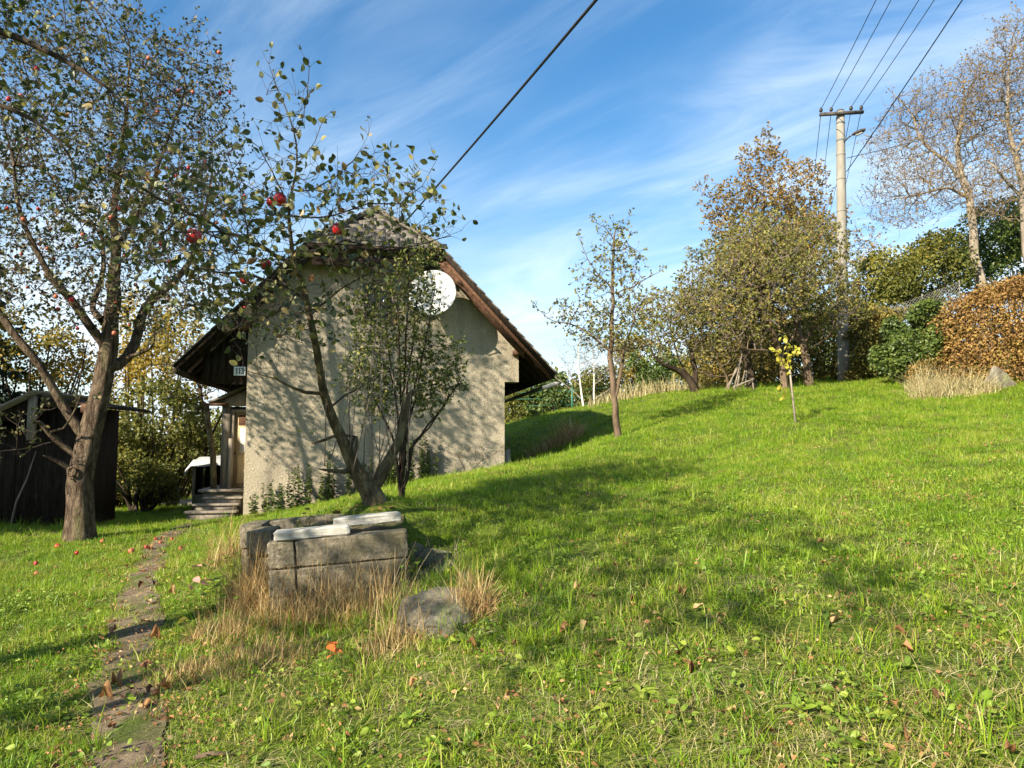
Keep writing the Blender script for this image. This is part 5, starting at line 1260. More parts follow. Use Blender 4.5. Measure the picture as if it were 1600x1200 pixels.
# far bushes seen between cottage and orchard
def far_bush(px, py, rx, ry, Y, n, mat, seed, label, rY=1.4, size=(.10, .18), extra=()):
    E = [pe(px, py, Y, rx, ry, rY)] + [pe(px + a, py + b, Y, rx * c, ry * c, rY * c) for a, b, c in extra]
    return bush('bush', label, 'bush', 'bushes beyond the lawn', E, n, size, mat, seed, 8)
far_bush(812, 640, 32, 38, 36, 3200, M_LEAF_YG, 821, 'yellow-green bush just right of the cottage corner')
far_bush(858, 622, 36, 42, 33, 4200, M_LEAF_G, 822, 'rounded dark green bush with a short trunk beyond the shaded bank', extra=((10, -15, .7), (-18, 5, .6)))
far_bush(935, 610, 50, 40, 37, 4200, M_LEAF_YG, 823, 'dull olive bush behind the two white-stemmed trees')
far_bush(1020, 580, 40, 45, 36, 4200, M_LEAF_G, 824, 'dark green bush seen below the forked apple tree')
far_bush(985, 565, 35, 45, 38, 3000, M_LEAF_GY, 825, 'golden-brown bush behind the lone pear trunk')
far_bush(1110, 570, 60, 40, 40, 5000, M_LEAF_YG, 826, 'yellow-green thicket behind the forked apple tree')
far_bush(1180, 545, 70, 55, 34, 6500, M_LEAF_GY, 827, 'brown and green thicket behind the orchard trunks', 2.0)
far_bush(1300, 520, 70, 60, 33, 6000, M_LEAF_G, 828, 'dark thicket behind the hedge near the utility pole', 2.0)
for px_, ptop, lab, sd in ((913, 520, 'white-stemmed young birch with a low left fork beyond the bank', 831), (930, 530, 'second white-stemmed birch, right of the other one', 832)):
    back_tree(px_, 642, 31, [[(px_ - 3, 625, .055), (px_ - 8 if sd == 831 else px_ - 1, 590, .042), (px_ - 10 if sd == 831 else px_ - 2, 560, .028), (px_ - 8, ptop, .015)], [(px_ - 4, 622, .035), (px_ - 25, 605, .03), (px_ - 45, 590, .02)] if sd == 831 else [(px_, 622, .035), (px_ + 18, 612, .028), (px_ + 32, 600, .015)], [(px_ - 6, 605, .03), (px_ - 20 if sd == 831 else px_ + 14, 590, .02), (px_ - 30 if sd == 831 else px_ + 20, 570, .01)]],
        [(px_ - 12 if sd == 831 else px_ + 8, 555, 34, 38, 0, 1.0)], 420, sd, lab, M_LEAF_BR, (.12, .05, .08), M_BIRCH, twigmat=M_BARKP, step=.25, twig=(1.6, .5, .006, .02, 3), tip=.006, kill=.3, infl=2, name='birch', group='birches beyond the bank', trop=(0, 0, .25))
# green wire fence corner beyond
fp = at(894, 645, 32); fz = zg(fp[0], fp[1])
gf_ = empty('wire_fence', (fp[0], fp[1], fz), 'green fence corner post with slanting braces beyond the bank', 'fence')
m = MB(); m.tube([(0, 0, -.1), (0, 0, .95)], .035, 8); m.build('post', M_GREENP, gf_)
for s in (-1, 1):
    m = MB(); m.tube([(0, 0, .9), (s * .75, .1, -.05)], .025, 6); m.build('brace', M_GREENP, gf_)
for k in range(3):
    m = MB(); m.tube([(-2.4, .3, .15 + .3 * k), (0, -.03, .2 + .3 * k), (3.0, 0, .5 + .3 * k)], .008, 4); m.build('wire', M_GREENP, gf_)
# chain-link fence on the slope
fa, fb = at(1385, 482, 24.6), at(1500, 440, 24.0)
cf = empty('chain_link_fence', (*fa[:2], zg(*fa[:2])), 'grey chain-link fence sloping up above the dark green bush', 'fence')
base_ = np.array(cf.location); Vv, Ff, o_ = [], [], 0
Lf = np.linalg.norm(fb - fa); ud = (fb - fa) / Lf; hf = .55; st_ = .11
for s in (1, -1):
    for k in range(int(-hf / st_), int((Lf + hf) / st_)):
        pts = []
        x0 = k * st_
        a0, a1 = (x0, 0.), (x0 + s * hf, hf)
        t0, t1 = 0., 1.
        for lim_, sg in ((0., 1), (Lf, -1)):
            xa, xb = a0[0], a1[0]
            if (xa - lim_) * sg < 0 and (xb - lim_) * sg < 0: t0 = 2
            elif (xa - lim_) * sg < 0: t0 = max(t0, (lim_ - xa) / (xb - xa))
            elif (xb - lim_) * sg < 0: t1 = min(t1, (lim_ - xa) / (xb - xa))
        if t0 >= t1: continue
        q = [fa + ud * (a0[0] + (a1[0] - a0[0]) * t) + np.array([0, s * .006, -hf + a1[1] * t]) for t in (t0, t1)]
        V, Fq = tube_arrays(np.array(q), np.array([.006, .006]), 3); Vv.append(V - base_); Ff.append(Fq + o_); o_ += len(V)
w_ = obj('wire_mesh', make_mesh('wire_mesh', np.vstack(Vv), np.vstack(Ff), M_WIRE), cf); w_['kind'] = 'stuff'
for t in (0, .5, 1):
    q = fa + (fb - fa) * t - base_; m = MB(); m.tube([(q[0], q[1] + .04, q[2] - 1.6), (q[0], q[1] + .04, q[2] + .05)], .025, 8); m.build('post', M_WIRE, cf)

# --- left background
def back_bush(px, py, rx, ry, Y, n, mat, seed, label, rY=1.8, size=(.09, .15), extra=(), name='tree', cat='tree'):
    E = [pe(px, py, Y, rx, ry, rY)] + [pe(px + a, py + b, Y + e, rx * c, ry * c, rY * c) for a, b, c, e in extra]
    b = at(px, py, Y); z = zg(b[0], b[1])
    return bush(name, label, cat, 'autumn trees behind shed and cottage', E, n, size, mat, seed, 14, base=np.array([b[0], b[1], z]), stemr=.06, thr=.5)
back_bush(245, 530, 75, 85, 23, 5200, M_LEAF_Y, 841, 'golden autumn tree between the shed and the cottage', extra=((-40, 60, .7, 0), (45, 60, .6, .5), (-20, -10, .8, 1)))
back_bush(50, 540, 70, 60, 22, 3600, M_LEAF_Y, 842, 'golden autumn tree rising above the shed roof', extra=((60, 20, .7, .5), (-70, 10, .8, .2)))
back_bush(250, 660, 65, 70, 21, 5500, M_LEAF_YG, 843, 'olive-green tree below the golden one, right of the shed', extra=((-40, 50, .7, 0), (40, 50, .6, 0)))
back_bush(215, 745, 55, 50, 18.5, 4200, M_LEAF_YG, 844, 'leafy green bush at the right end of the shed', 1.0, (.06, .11), ((30, 20, .7, 0),), 'bush', 'bush')
back_bush(165, 720, 50, 70, 19.5, 4200, M_LEAF_YG, 848, 'shady bush right behind the shed corner', 1.0, (.06, .11), ((50, 25, .8, .6),), 'bush', 'bush')
back_bush(285, 735, 40, 42, 23, 3000, M_LEAF_YG, 849, 'low olive bush left of the wood store', 1.0, (.07, .12), ((-45, 10, .8, .3),), 'bush', 'bush')
back_bush(120, 620, 60, 60, 24, 2600, M_LEAF_YG, 845, 'yellowing tree right behind the shed ridge', extra=((-60, -10, .8, 0),))
back_bush(330, 700, 60, 60, 30, 3600, M_LEAF_YG, 846, 'distant olive bush seen past the porch pole', 2.0, (.1, .17), ((-60, 20, .8, 1),))
back_tree(318, 790, 22, [[(320, 740, .09), (322, 690, .08), (318, 640, .07), (310, 590, .05), (300, 540, .03)], [(320, 700, .05), (345, 650, .04), (365, 610, .02)], [(318, 640, .05), (290, 620, .035), (255, 615, .02)]], [(310, 590, 55, 70, 0, 1.6), (280, 640, 50, 45, 0, 1.4)], 700, 847, 'thin dark-limbed tree standing behind the porch pole', M_LEAF_YG, (1.7, .07, .12), step=.3, name='tree')
# far wood closing the valley
g = np.random.default_rng(77)
E = []
for k in range(46):
    a = R(-42 + k * 2.0); d = 75 + g.uniform(-8, 14); x, y = d * math.sin(a), d * math.cos(a); z = zg(x, y); r = g.uniform(3, 5)
    E.append((x, y, z + r * .6, r, r, r * g.uniform(.7, 1.0)))
P = in_ellipsoids(E, 26000, g); A = g.normal(0, 1, P.shape)
V, Fc, r_ = leaf_cloud(P, A, g.uniform(.5, .9, len(P)), g)
tag(obj('far_wood', make_mesh('far_wood', V, Fc, M_LEAF_YG, False, r_)), 'distant autumn wood closing off the valley behind the garden', 'wood', kind='stuff')

# spruce left of the frame that shades the shed
def spruce(x, y, h, r, seed, label):
    g = np.random.default_rng(seed); z = zg(x, y); root = empty('spruce', (x, y, z), label, 'tree', 'spruces')
    m = MB(); m.tube([(0, 0, -.1), (0, 0, h * .5), (0, 0, h)], [.22, .14, .02], 10); m.build('trunk', M_BARKD, root, True)
    n = 9000; t = g.random(n) ** 1.4; lay = np.floor(t * 16) / 16; tz = np.clip(.08 + .9 * t, 0, .99)
    rad = r * (1 - tz) * (.75 + .35 * np.sin(t * 16 * 2 * math.pi)) + .05; a = g.uniform(0, 6.28, n); q = g.random(n) ** .45
    P = np.column_stack([np.cos(a) * rad * q, np.sin(a) * rad * q, tz * h - q * rad * .35]); A = np.column_stack([np.cos(a), np.sin(a), np.full(n, -.4)]) + g.normal(0, .4, (n, 3))
    V, Fc, rr = leaf_cloud(P, A, g.uniform(.16, .34, n), g); obj('crown', make_mesh('crown', V, Fc, M_NEEDLE, False, rr), root)
spruce(-13.6, 9.9, 8.2, 2.6, 1, 'dark spruce left of the old apple tree, shading the shed')
spruce(-16.5, 21.5, 12.5, 2.9, 2, 'tall dark spruce behind the shed at the left edge')

# ------------------------------------------------------------------ things in the orchard
# sapling with stake
RS = 1.0
b = on(1243, 662); Yq = b[1]
sap, T, site = tree('sapling', 'young sapling with drooping bright yellow leaves tied to a pale stake', 'sapling', None, b, [
    [(*b, .014), *L(Yq, (1240, 640, .013), (1236, 610, .012), (1232, 570, .010), (1229, 545, .006), (1227, 532, .003))], L(Yq, (1233, 575, .006), (1222, 565, .004), (1214, 548, .002)), L(Yq, (1232, 570, .006), (1240, 558, .004), (1246, 545, .002)), L(Yq, (1236, 615, .004), (1228, 612, .003), (1221, 606, .002))],
    None, 0, .06, 0, 0, 901, M_BARKD, (2.4, .07, .12), M_LEAF_SAP, (1.3, .10, .002, .0108, 3), droop=1.2)
P, A, S = site; ok = (P[:, 2] > b[2] + .55); ok |= (np.random.default_rng(2).random(len(P)) < .2)
foliage(sap, (P[ok], A[ok], S[ok]), T.g, M_LEAF_SAP, (T8V, T8F), 'foliage', .2)
st = empty('stake', b, 'pale wooden stake beside the yellow sapling', 'stake')
m = MB(); q0 = at(1244, 663, Yq - .05) - np.array(b); q1 = at(1234, 578, Yq - .05) - np.array(b); q0[2] -= .1; m.tube([q0, q1], [.022, .018], 7); m.build('pole', M_BARKP, st)
# bean poles leaning together
b = on(1160, 609); Yq = b[1]
bp_ = empty('bean_pole_stack', b, 'bundle of pale bean poles leaning together against a trunk', 'poles')
g = np.random.default_rng(41)
for k in range(11):
    q0 = at(1134 + k * 5 + g.normal(0, 2), 609, Yq + g.uniform(-.4, .2)); q0[2] = zg(q0[0], q0[1]) - .03; q1 = at(1163 + g.normal(0, 5) + k * .6, 535 + g.uniform(-8, 22), Yq + .1 + g.normal(0, .08))
    m = MB(); m.tube([q0 - np.array(b), (q0 + q1) / 2 - np.array(b) + g.normal(0, .02, 3), q1 - np.array(b)], [.026, .022, .016], 6); m.build('pole', M_BARKP, bp_, True)
q0 = at(1145, 605, Yq - .3) - np.array(b); q1 = at(1178, 592, Yq - .3) - np.array(b); m = MB(); m.tube([q0, q1], [.03, .026], 6); m.build('pole', M_BARKP, bp_, True)

# utility pole
b = on(1318, 597); Yp = b[1]; b = np.array(b)
up_ = empty('utility_pole', b, 'tall tapered concrete utility pole with a dark crossarm', 'pole')
tp_ = at(1313, 175, Yp) - b
m = MB(); n = 14; pts = [(tp_[0] * t, 0, -.2 * (t == 0) + tp_[2] * t) for t in np.linspace(0, 1, n)]; m.tube(pts, np.linspace(8.8, 6.4, n) * Yp / F, 20); m.build('shaft', M_POLE, up_, True)
m = MB(); m.tube([(tp_[0], 0, tp_[2] + .002), (tp_[0], 0, tp_[2] + .06)], [6.5 * Yp / F, 5.5 * Yp / F], 16); m.build('cap', M_STEEL, up_)
for py_ in (193, 220, 242, 280, 330):
    q = at(1314, py_, Yp) - b; t = q[2] / tp_[2]; m = MB(); rr = (8.8 - 2.4 * t) * Yp / F
    m.tube([(tp_[0] * t, 0, q[2] - .03), (tp_[0] * t, 0, q[2] + .03)], rr + .006, 20); m.build('band', M_ZINC if py_ < 230 else M_POLE, up_)
ca, cb_ = at(1281, 179, Yp - .17) - b, at(1349, 175, Yp - .17) - b
m = MB(); m.box8([(ca[0], ca[1] - .05, ca[2] - .05), (cb_[0], cb_[1] - .05, cb_[2] - .05), (cb_[0], cb_[1] + .05, cb_[2] - .05), (ca[0], ca[1] + .05, ca[2] - .05), (ca[0], ca[1] - .05, ca[2] + .05), (cb_[0], cb_[1] - .05, cb_[2] + .05), (cb_[0], cb_[1] + .05, cb_[2] + .05), (ca[0], ca[1] + .05, ca[2] + .05)]); m.build('crossarm', M_STEEL, up_)
INS = []
for px_ in (1283, 1299, 1330, 1346):
    t = (px_ - 1281) / 68; q = ca + (cb_ - ca) * t
    m = MB(); m.tube([q + (0, 0, .052), q + (0, 0, .12)], .018, 6); m.tube([q + np.array([0, 0, .10]), q + np.array([0, 0, .14]), q + np.array([0, 0, .2]), q + np.array([0, 0, .24])], [.045, .065, .05, .03], 10); m.build('insulator', M_STEEL, up_, True)
    INS.append(q + b + np.array([0, 0, .19]))
# street lamp
la = at(1319, 221, Yp - .16); lamp = empty('street_lamp', la, 'dark street lamp head on a short arm near the top of the utility pole', 'street lamp')
l1 = at(1331, 211, Yp - .5) - la; l2 = at(1352, 202, Yp - .8) - la
m = MB(); m.tube([(0, 0, 0), tuple(l1 * .6 + np.array([0, 0, .02])), tuple(l1)], .03, 8); m.build('arm', M_ZINC, lamp, True)
d = (l2 - l1); m = MB(); pr = [(0, .03), (.15, .085), (.5, .12), (.85, .105), (1.0, .04)]
V, Fq = tube_arrays(np.array([l1 + d * t for t, _ in pr]), np.array([w for _, w in pr]), 12); V = V.copy(); cen = np.repeat(np.array([l1 + d * t for t, _ in pr]), 12, 0); V = cen + (V - cen) * np.array([1, 1, .55])
o = obj('lamp_head', make_mesh('lamp_head', V, [Fq, np.arange(12)[None, ::-1], np.arange(48, 60)[None]], M_STEEL, True), lamp)
m = MB(); m.tube([l1 + d * .3 - (0, 0, .062), l1 + d * .8 - (0, 0, .06)], [.05, .05], 8); m.build('lens', M_LAMP, lamp)
# wires
def wire(name, label, a, b, r, sag, mat, group, n=28):
    a, b = np.array(a, float), np.array(b, float); t = np.linspace(0, 1, n)
    P = a + (b - a) * t[:, None]; P[:, 2] -= 4 * sag * t * (1 - t)
    V, Fq = tube_arrays(P - a, np.full(n, r), 6)
    return tag(obj(name, make_mesh(name, V, Fq, mat, True), None, a), label, 'wire', group)
ords = ['leftmost', 'second from the left', 'third from the left', 'rightmost']
for k, (I, tx) in enumerate(zip(INS, (1357, 1380, 1423, 1447))):
    far = at(tx, 0, 19.3 * (INS[0][1] / 26)); d = far - I
    wire('power_line', f'power line running overhead from the crossarm, {ords[k]} of four', I, I + d * 6.2 + np.array([0, 0, -d[2] * 5.2 + .4]), .011, .9, M_BLACK, 'power lines from the pole towards the camera')
    e = I + np.array([-1.2 - .1 * k, 30, -4.2]); e2 = at((1264, 1278, 1296, 1310)[k], 330, I[1] + 22)
    wire('power_line', f'power line dropping behind the trees, {ords[k]} of four', I - (0, 0, .1), I + (e2 - I) * 1.3, .011, .25, M_BLACK, 'power lines dropping away behind the trees')
q = at(1323, 268, Yp - .15); far = at(1497, 0, 17)
wire('service_cable', 'power cable climbing to the upper right from halfway down the pole', q, q + (far - q) * 2.2, .016, .15, M_BLACK, 'service cables')
wire('service_cable', 'thin cable running from the pole into the walnut branches', at(1323, 247, Yp - .15), at(1600, 170, Yp + 4), .011, .1, M_BLACK, 'service cables')
qa = at(628, 352, 18.2); qb = at(918, 0, 8.0)
wire('service_cable', 'thick black cable rising from the cottage roof across the sky', qa, qa + (qb - qa) * 1.9, .020, .12, M_BLACK, 'service cables')
mast = empty('roof_mast', qa - np.array([0, 0, .75]), 'small steel cable mast on the cottage roof', 'mast')
m = MB(); m.tube([(0, 0, -.6), (0, 0, .8)], .022, 8); m.build('pipe', M_ZINC, mast)

# ------------------------------------------------------------------ plants at the wall and by the blocks
g = np.random.default_rng(51)
def spire(p, h, label, k):
    """upright stem with paired small dark leaves"""
    root = empty('wall_plant', p, label, 'plant', 'upright plants along the cottage wall')
    P, A, S = [], [], []
    ns = 3; Vs, Fs, o = [], [], 0
    for s_ in range(ns):
        off = g.normal(0, .07, 2); tip_ = np.array([off[0] * 1.6, off[1] * 1.6, h * g.uniform(.7, 1.0)])
        V, Fq = tube_arrays(np.array([(off[0], off[1], -.06), tip_]), np.array([.008, .003]), 4); Vs.append(V); Fs.append(Fq + o); o += len(V)
        for z in np.arange(.04, tip_[2], .035):
            for q in range(3):
                a = g.uniform(0, 6.28); c = np.array([off[0], off[1], 0]) + (tip_ - np.array([off[0], off[1], 0])) * (z / tip_[2])
                P.append(c); A.append((math.cos(a), math.sin(a), .3)); S.append(g.uniform(.08, .14) * (1 - .45 * z / tip_[2]))
    obj('stem', make_mesh('stem', np.vstack(Vs), np.vstack(Fs), M_BARKG, True), root)['kind'] = 'stuff'
    V, Fc, r = leaf_cloud(np.array(P), np.array(A), np.array(S), g, up=1.2); obj('leaves', make_mesh('leaves', V, Fc, M_LEAF_G, False, r), root)
ORD = 'first second third fourth fifth sixth seventh eighth ninth tenth eleventh twelfth thirteenth fourteenth'.split()
us = [(.28, .55), (.55, .75), (.85, .6), (1.1, .95), (1.4, 1.0), (1.7, .8), (1.95, 1.1), (2.3, .9), (2.65, 1.0), (2.95, .85), (3.3, 1.1), (3.6, 1.2), (3.85, 1.3), (4.1, 1.1)]
for k, (u, h) in enumerate(us):
    p = H(u, -.35 + g.normal(0, .06), 0); p[2] = zg(p[0], p[1])
    spire(p, h, f'dark upright leafy plant at the gable foot, {ORD[k]} from the left corner', k)
bw = H(4.9, -.4, 0); bw[2] = zg(bw[0], bw[1])
r_, T, s_ = tree('rose_bush', 'thin bare rose stems with a few yellow leaves at the gable foot', 'shrub', None, bw, [[(*bw, .012), (bw[0] - .1, bw[1], bw[2] + .3, .009), (bw[0] - .25, bw[1], bw[2] + .55, .004)], [(bw[0], bw[1], bw[2] + .1, .01), (bw[0] + .3, bw[1], bw[2] + .4, .008), (bw[0] + .75, bw[1], bw[2] + .65, .004)]],
    [(bw[0] + .2, bw[1], bw[2] + .5, .6, .2, .25)], 90, .08, .6, .12, 71, M_BARKD, (.9, .035, .06), M_LEAF_GY, (1.0, .14, .003, .009, 2), tip=.0035)
foliage(r_, s_, T.g, M_LEAF_GY)

def leafy_plant(name, label, spots, mat, size, g, cat='plant', stem=True, up=1.0, group=None):
    base = np.array(spots[0], float); root = empty(name, base, label, cat, group)
    me = [make_mesh('leaf', V, T8F, mat) for V in LEAFM]
    Vs, Fs, o = [], [], 0
    for p in spots:
        p = np.array(p, float); h = g.uniform(.05, .16); a = g.uniform(0, 6.28); d = np.array([math.cos(a), math.sin(a), g.uniform(-.2, .25)])
        A_, B_, N_ = leaf_frames(d[None], g, up * 3); top_ = p + np.array([0, 0, h])
        Mx = Matrix(((B_[0][0], A_[0][0], N_[0][0]), (B_[0][1], A_[0][1], N_[0][1]), (B_[0][2], A_[0][2], N_[0][2])))
        obj('leaf', me[int(g.integers(4))], root, top_ - base, Mx.to_euler(), (g.uniform(*size),) * 3)
        V, Fq = tube_arrays(np.array([p - base - (0, 0, .02), top_ - base]), np.array([.003, .002]), 4); Vs.append(V); Fs.append(Fq + o); o += len(V)
    if stem: obj('stem', make_mesh('stem', np.vstack(Vs), np.vstack(Fs), M_WEED, True), root)['kind'] = 'stuff'
    return root
def spread(px, py, rx, ry, n):
    out = []
    for _ in range(n):
        x, y, z = on(px + g.uniform(-rx, rx), py + g.uniform(-ry, ry)); out.append((x, y, z + g.uniform(0, .10)))
    return out
leafy_plant('bramble_plant', 'clump of round green leaves beside the left side of the block wall', spread(335, 940, 36, 24, 42), M_WEED, (.06, .10), g)
leafy_plant('pink_leaf_plant', 'pink withered leaves left of the green leafy clump', spread(308, 932, 14, 14, 5), M_PINK, (.10, .15), g)
leafy_plant('yellow_leaf_plant', 'small yellow-leaved seedling beside the path', spread(276, 1020, 4, 5, 6), M_YELLOW, (.06, .09), g)
leafy_plant('orange_leaf_plant', 'bright orange withered leaf cluster in the grass before the block wall', spread(518, 1050, 8, 5, 6), M_ORANGE, (.07, .10), g)
leafy_plant('bed_plant', 'yellowish leaves growing in the soil of the concrete walled bed', [tuple(c0 + bx * g.uniform(.15, 1.0) + by * g.uniform(.55, 1.25) + bz * .03) for _ in range(30)], M_LEAF_GY, (.06, .10), g)
leafy_plant('nettle_plant', 'green weeds at the right end of the block wall', [tuple(np.array(on(638 + g.uniform(-14, 14), 930 + g.uniform(-30, 10))) + (0, 0, g.uniform(0, .3))) for _ in range(34)], M_WEED, (.05, .085), g)
# broad-leaved weeds in the lawn
weed_spots = [(1290, 975), (1420, 1050), (1180, 1000), (1000, 1090), (960, 1110), (1120, 1170), (1530, 1100), (1400, 1130), (880, 1150), (700, 1010), (770, 980), (820, 1060), (1480, 960), (1250, 1120), (1560, 1000), (1050, 980), (640, 1130), (90, 1130), (50, 1090), (1330, 870), (1500, 860), (1100, 900), (1340, 1180), (560, 1150)]
wl_me = [make_mesh('leaf', *leaf_grid(w_, 0, b_, .35, .5, k_), M_WEED, True) for k_, (w_, b_) in enumerate(((.34, -.35), (.28, -.6), (.42, -.2), (.3, -.8)))]
for k, (px_, py_) in enumerate(weed_spots):
    c = on(px_, py_); root = empty('lawn_weed', c, 'broad-leaved green weed rosette growing in the lawn', 'weed', 'weeds in the lawn')
    for q in range(int(g.integers(4, 8))):
        a = g.uniform(0, 6.28); d = np.array([[math.cos(a), math.sin(a), g.uniform(.3, 1.3)]]); A_, B_, N_ = leaf_frames(d, g, 4)
        Mx = Matrix(((B_[0][0], A_[0][0], N_[0][0]), (B_[0][1], A_[0][1], N_[0][1]), (B_[0][2], A_[0][2], N_[0][2])))
        obj('leaf', wl_me[int(g.integers(4))], root, (0, 0, .01), Mx.to_euler(), (g.uniform(.07, .13),) * 3)

# fallen leaves and apples
FL = []
for k in range(5):
    FL.append(make_mesh('fallen_leaf', *leaf_grid(.45 + .05 * k, (.5, -.4, .9, .2, 1.1)[k], (.16, -.14, .28, .08, -.2)[k], .2, 1.4, k), M_FALLEN, True))
def fallen(px, py, s, label, grp, lift=.045):
    c = on(px, py); o = obj('fallen_leaf', FL[int(g.integers(5))], None, (c[0], c[1], c[2] + lift), (g.normal(0, .28), g.normal(0, .28), g.uniform(0, 6.28)), (s,) * 3)
    tag(o, label, 'leaf', grp)
for (px_, py_) in [(1095, 1000), (1105, 985), (1088, 1025), (975, 895), (915, 897), (995, 940), (1010, 950), (1058, 940), (910, 1005), (920, 930), (1275, 853), (1225, 845), (1560, 855), (1215, 960), (1310, 978), (1410, 1000), (1400, 1115), (1330, 1085), (1440, 1180), (880, 1120), (850, 1180), (1020, 1165), (1120, 1130), (1200, 930), (1590, 795), (1500, 900), (760, 985), (765, 1020), (700, 1160), (570, 1090), (520, 1100), (610, 1160), (860, 900), (1180, 790), *[(int(g.uniform(640, 1590)), int(880 + 310 * g.random() ** .8)) for _ in range(44)], (1080, 880), (1135, 965), (960, 1010), (1000, 1130), (1240, 1170), (1480, 1050), (1570, 1150), (1350, 940), (1290, 890), (640, 1080), (460, 1160), (820, 1130), (940, 960), (1040, 910)]:
    fallen(px_ + g.normal(0, 12), py_ + g.normal(0, 8), g.uniform(.04, .085), 'curled brown fallen leaf lying in the sunny lawn grass', 'fallen leaves on the lawn', g.uniform(.005, .03))
for k in range(60):
    t = g.uniform(2.2, 10.8); i = int(t); c = PATH[i] + (PATH[i + 1] - PATH[i]) * (t - i) + g.normal(0, .17, 2)
    o = obj('fallen_leaf', FL[int(g.integers(5))], None, (c[0], c[1], zg(*c) + .038), (g.normal(0, .22), g.normal(0, .22), g.uniform(0, 6.28)), (g.uniform(.05, .10),) * 3)
    tag(o, 'brown fallen leaf lying on or beside the narrow path', 'leaf', 'fallen leaves along the path')
WO = 'leftmost second third fourth fifth sixth seventh eighth ninth tenth eleventh rightmost'.split(); wk = 0
for (px_, py_) in sorted([(243, 846), (268, 846), (236, 861), (282, 862), (57, 901), (120, 868), (205, 866), (56, 884), (228, 858), (250, 851), (160, 850), (90, 858)]):
    c = on(px_, py_); s = g.uniform(.055, .09); o = obj('fallen_apple', (AP_ROT, AP_FADE, AP_ROT, AP_RED)[int(g.integers(4))], None, (c[0], c[1], c[2] + s * .34 + .015), (g.uniform(-1.5, 1.5), g.uniform(-1.5, 1.5), g.uniform(0, 6)), (s,) * 3)
    tag(o, f'windfall apple in the grass near the path, {WO[wk]} of twelve' + ('' if wk in (0, 11) else ' from the left'), 'apple', 'windfall apples'); wk += 1
# fallen stick at the bottom edge
c = on(330, 1192); m = MB(); m.tube([(-.08, -.02, .03), (.0, 0, .04), (.09, .01, .035)], [.012, .013, .010], 7); o = m.build('stick', M_BARKB, None, True); o.location = c; tag(o, 'short brown stick lying beside the path at the bottom edge', 'stick')

# ------------------------------------------------------------------ grass
def blade_clump(name, n, rad, h, wid, lean, seed, mat, flop=0.0):
    g = np.random.default_rng(seed); a = g.uniform(0, 6.28, n); q = np.sqrt(g.random(n)) * rad
    b = np.stack([np.cos(a) * q, np.sin(a) * q, np.full(n, -.015)], -1)
    hh = g.uniform(h[0], h[1], n); az = g.uniform(0, 6.28, n); ln = g.uniform(.1, 1, n) * lean + flop * (g.random(n) < .3)
    dirv = np.stack([np.cos(az), np.sin(az), np.zeros(n)], -1); sv = np.stack([-np.sin(az), np.cos(az), np.zeros(n)], -1)
    tw = g.uniform(-1.2, 1.2, n); sv = sv * np.cos(tw)[:, None] + dirv * np.sin(tw)[:, None]
    w = g.uniform(.7, 1.3, n) * wid; V = []
    for t, k in ((0, .8), (.45, 1.0), (.8, .6)):
        c = b + dirv * (ln * hh * t ** 1.8)[:, None]; c[:, 2] += hh * t * (1 - .35 * np.clip(ln, 0, 1.4) * t)
        V += [c - sv * (w * k)[:, None], c + sv * (w * k)[:, None]]
    c = b + dirv * (ln * hh)[:, None]; c[:, 2] += hh * (1 - .35 * np.clip(ln, 0, 1.4)); V.append(c)
    V = np.stack(V, 1).reshape(-1, 3); i = np.arange(n)[:, None] * 7
    Fq = np.concatenate([i + np.array([[0, 1, 3, 2]]), i + np.array([[2, 3, 5, 4]])], 0); Ft = i + np.array([[4, 5, 6]])
    r = g.random(n); me = make_mesh(name, V, [Fq, Ft], mat, False, np.concatenate([r, r, r]))
    return bpy.data.objects.new(name, me)
gc = bpy.data.collections.new('grass_clumps')
specs = [('a', 26, .075, (.035, .085), .0019, .8, M_GRASS, .3), ('b', 26, .08, (.04, .10), .0020, .9, M_GRASS, .5), ('c', 22, .07, (.03, .07), .0019, 1.0, M_GRASS, .5), ('d', 18, .06, (.06, .15), .0022, .9, M_GRASS, .6),
         ('e', 20, .09, (.03, .09), .0018, 1.3, M_GRASS2, .9), ('f', 16, .08, (.05, .14), .0016, 1.5, M_GRASS2, 1.0), ('g', 14, .06, (.12, .26), .0022, .7, M_GRASS, .5), ('h', 16, .10, (.02, .055), .0017, 3.2, M_STRAWP, 0)]
for s_, n, rd, h, w, ln, mt, fl in specs: gc.objects.link(blade_clump('grass_clump_' + s_, n, rd, h, w, ln, ord(s_), mt, fl))
def clover(name, n, seed):
    g = np.random.default_rng(seed); a = g.uniform(0, 6.28, n); q = np.sqrt(g.random(n)) * .09
    P = np.column_stack([np.cos(a) * q, np.sin(a) * q, g.uniform(.015, .06, n)]); A = g.normal(0, 1, (n, 3)); A[:, 2] *= .35
    V, Fc, r = leaf_cloud(P, A, g.uniform(.018, .042, n), g, (T8V * np.array([.85, 1, 1.3]), T8F), 1.2)
    return bpy.data.objects.new(name, make_mesh(name, V, Fc, M_WEED, False, r))
gc.objects.link(clover('grass_clump_i', 12, 3))
def litter(name, n, seed):
    g = np.random.default_rng(seed); a = g.uniform(0, 6.28, n); q = np.sqrt(g.random(n)) * .12
    P = np.column_stack([np.cos(a) * q, np.sin(a) * q, g.uniform(.008, .045, n)]); A = g.normal(0, 1, (n, 3)); A[:, 2] *= .5
    V, Fc, r = leaf_cloud(P, A, g.uniform(.012, .034, n), g, (T4V, T4F), .8)
    return bpy.data.objects.new(name, make_mesh(name, V, Fc, M_FALLEN, False, r))
gc.objects.link(litter('grass_clump_j', 5, 4))
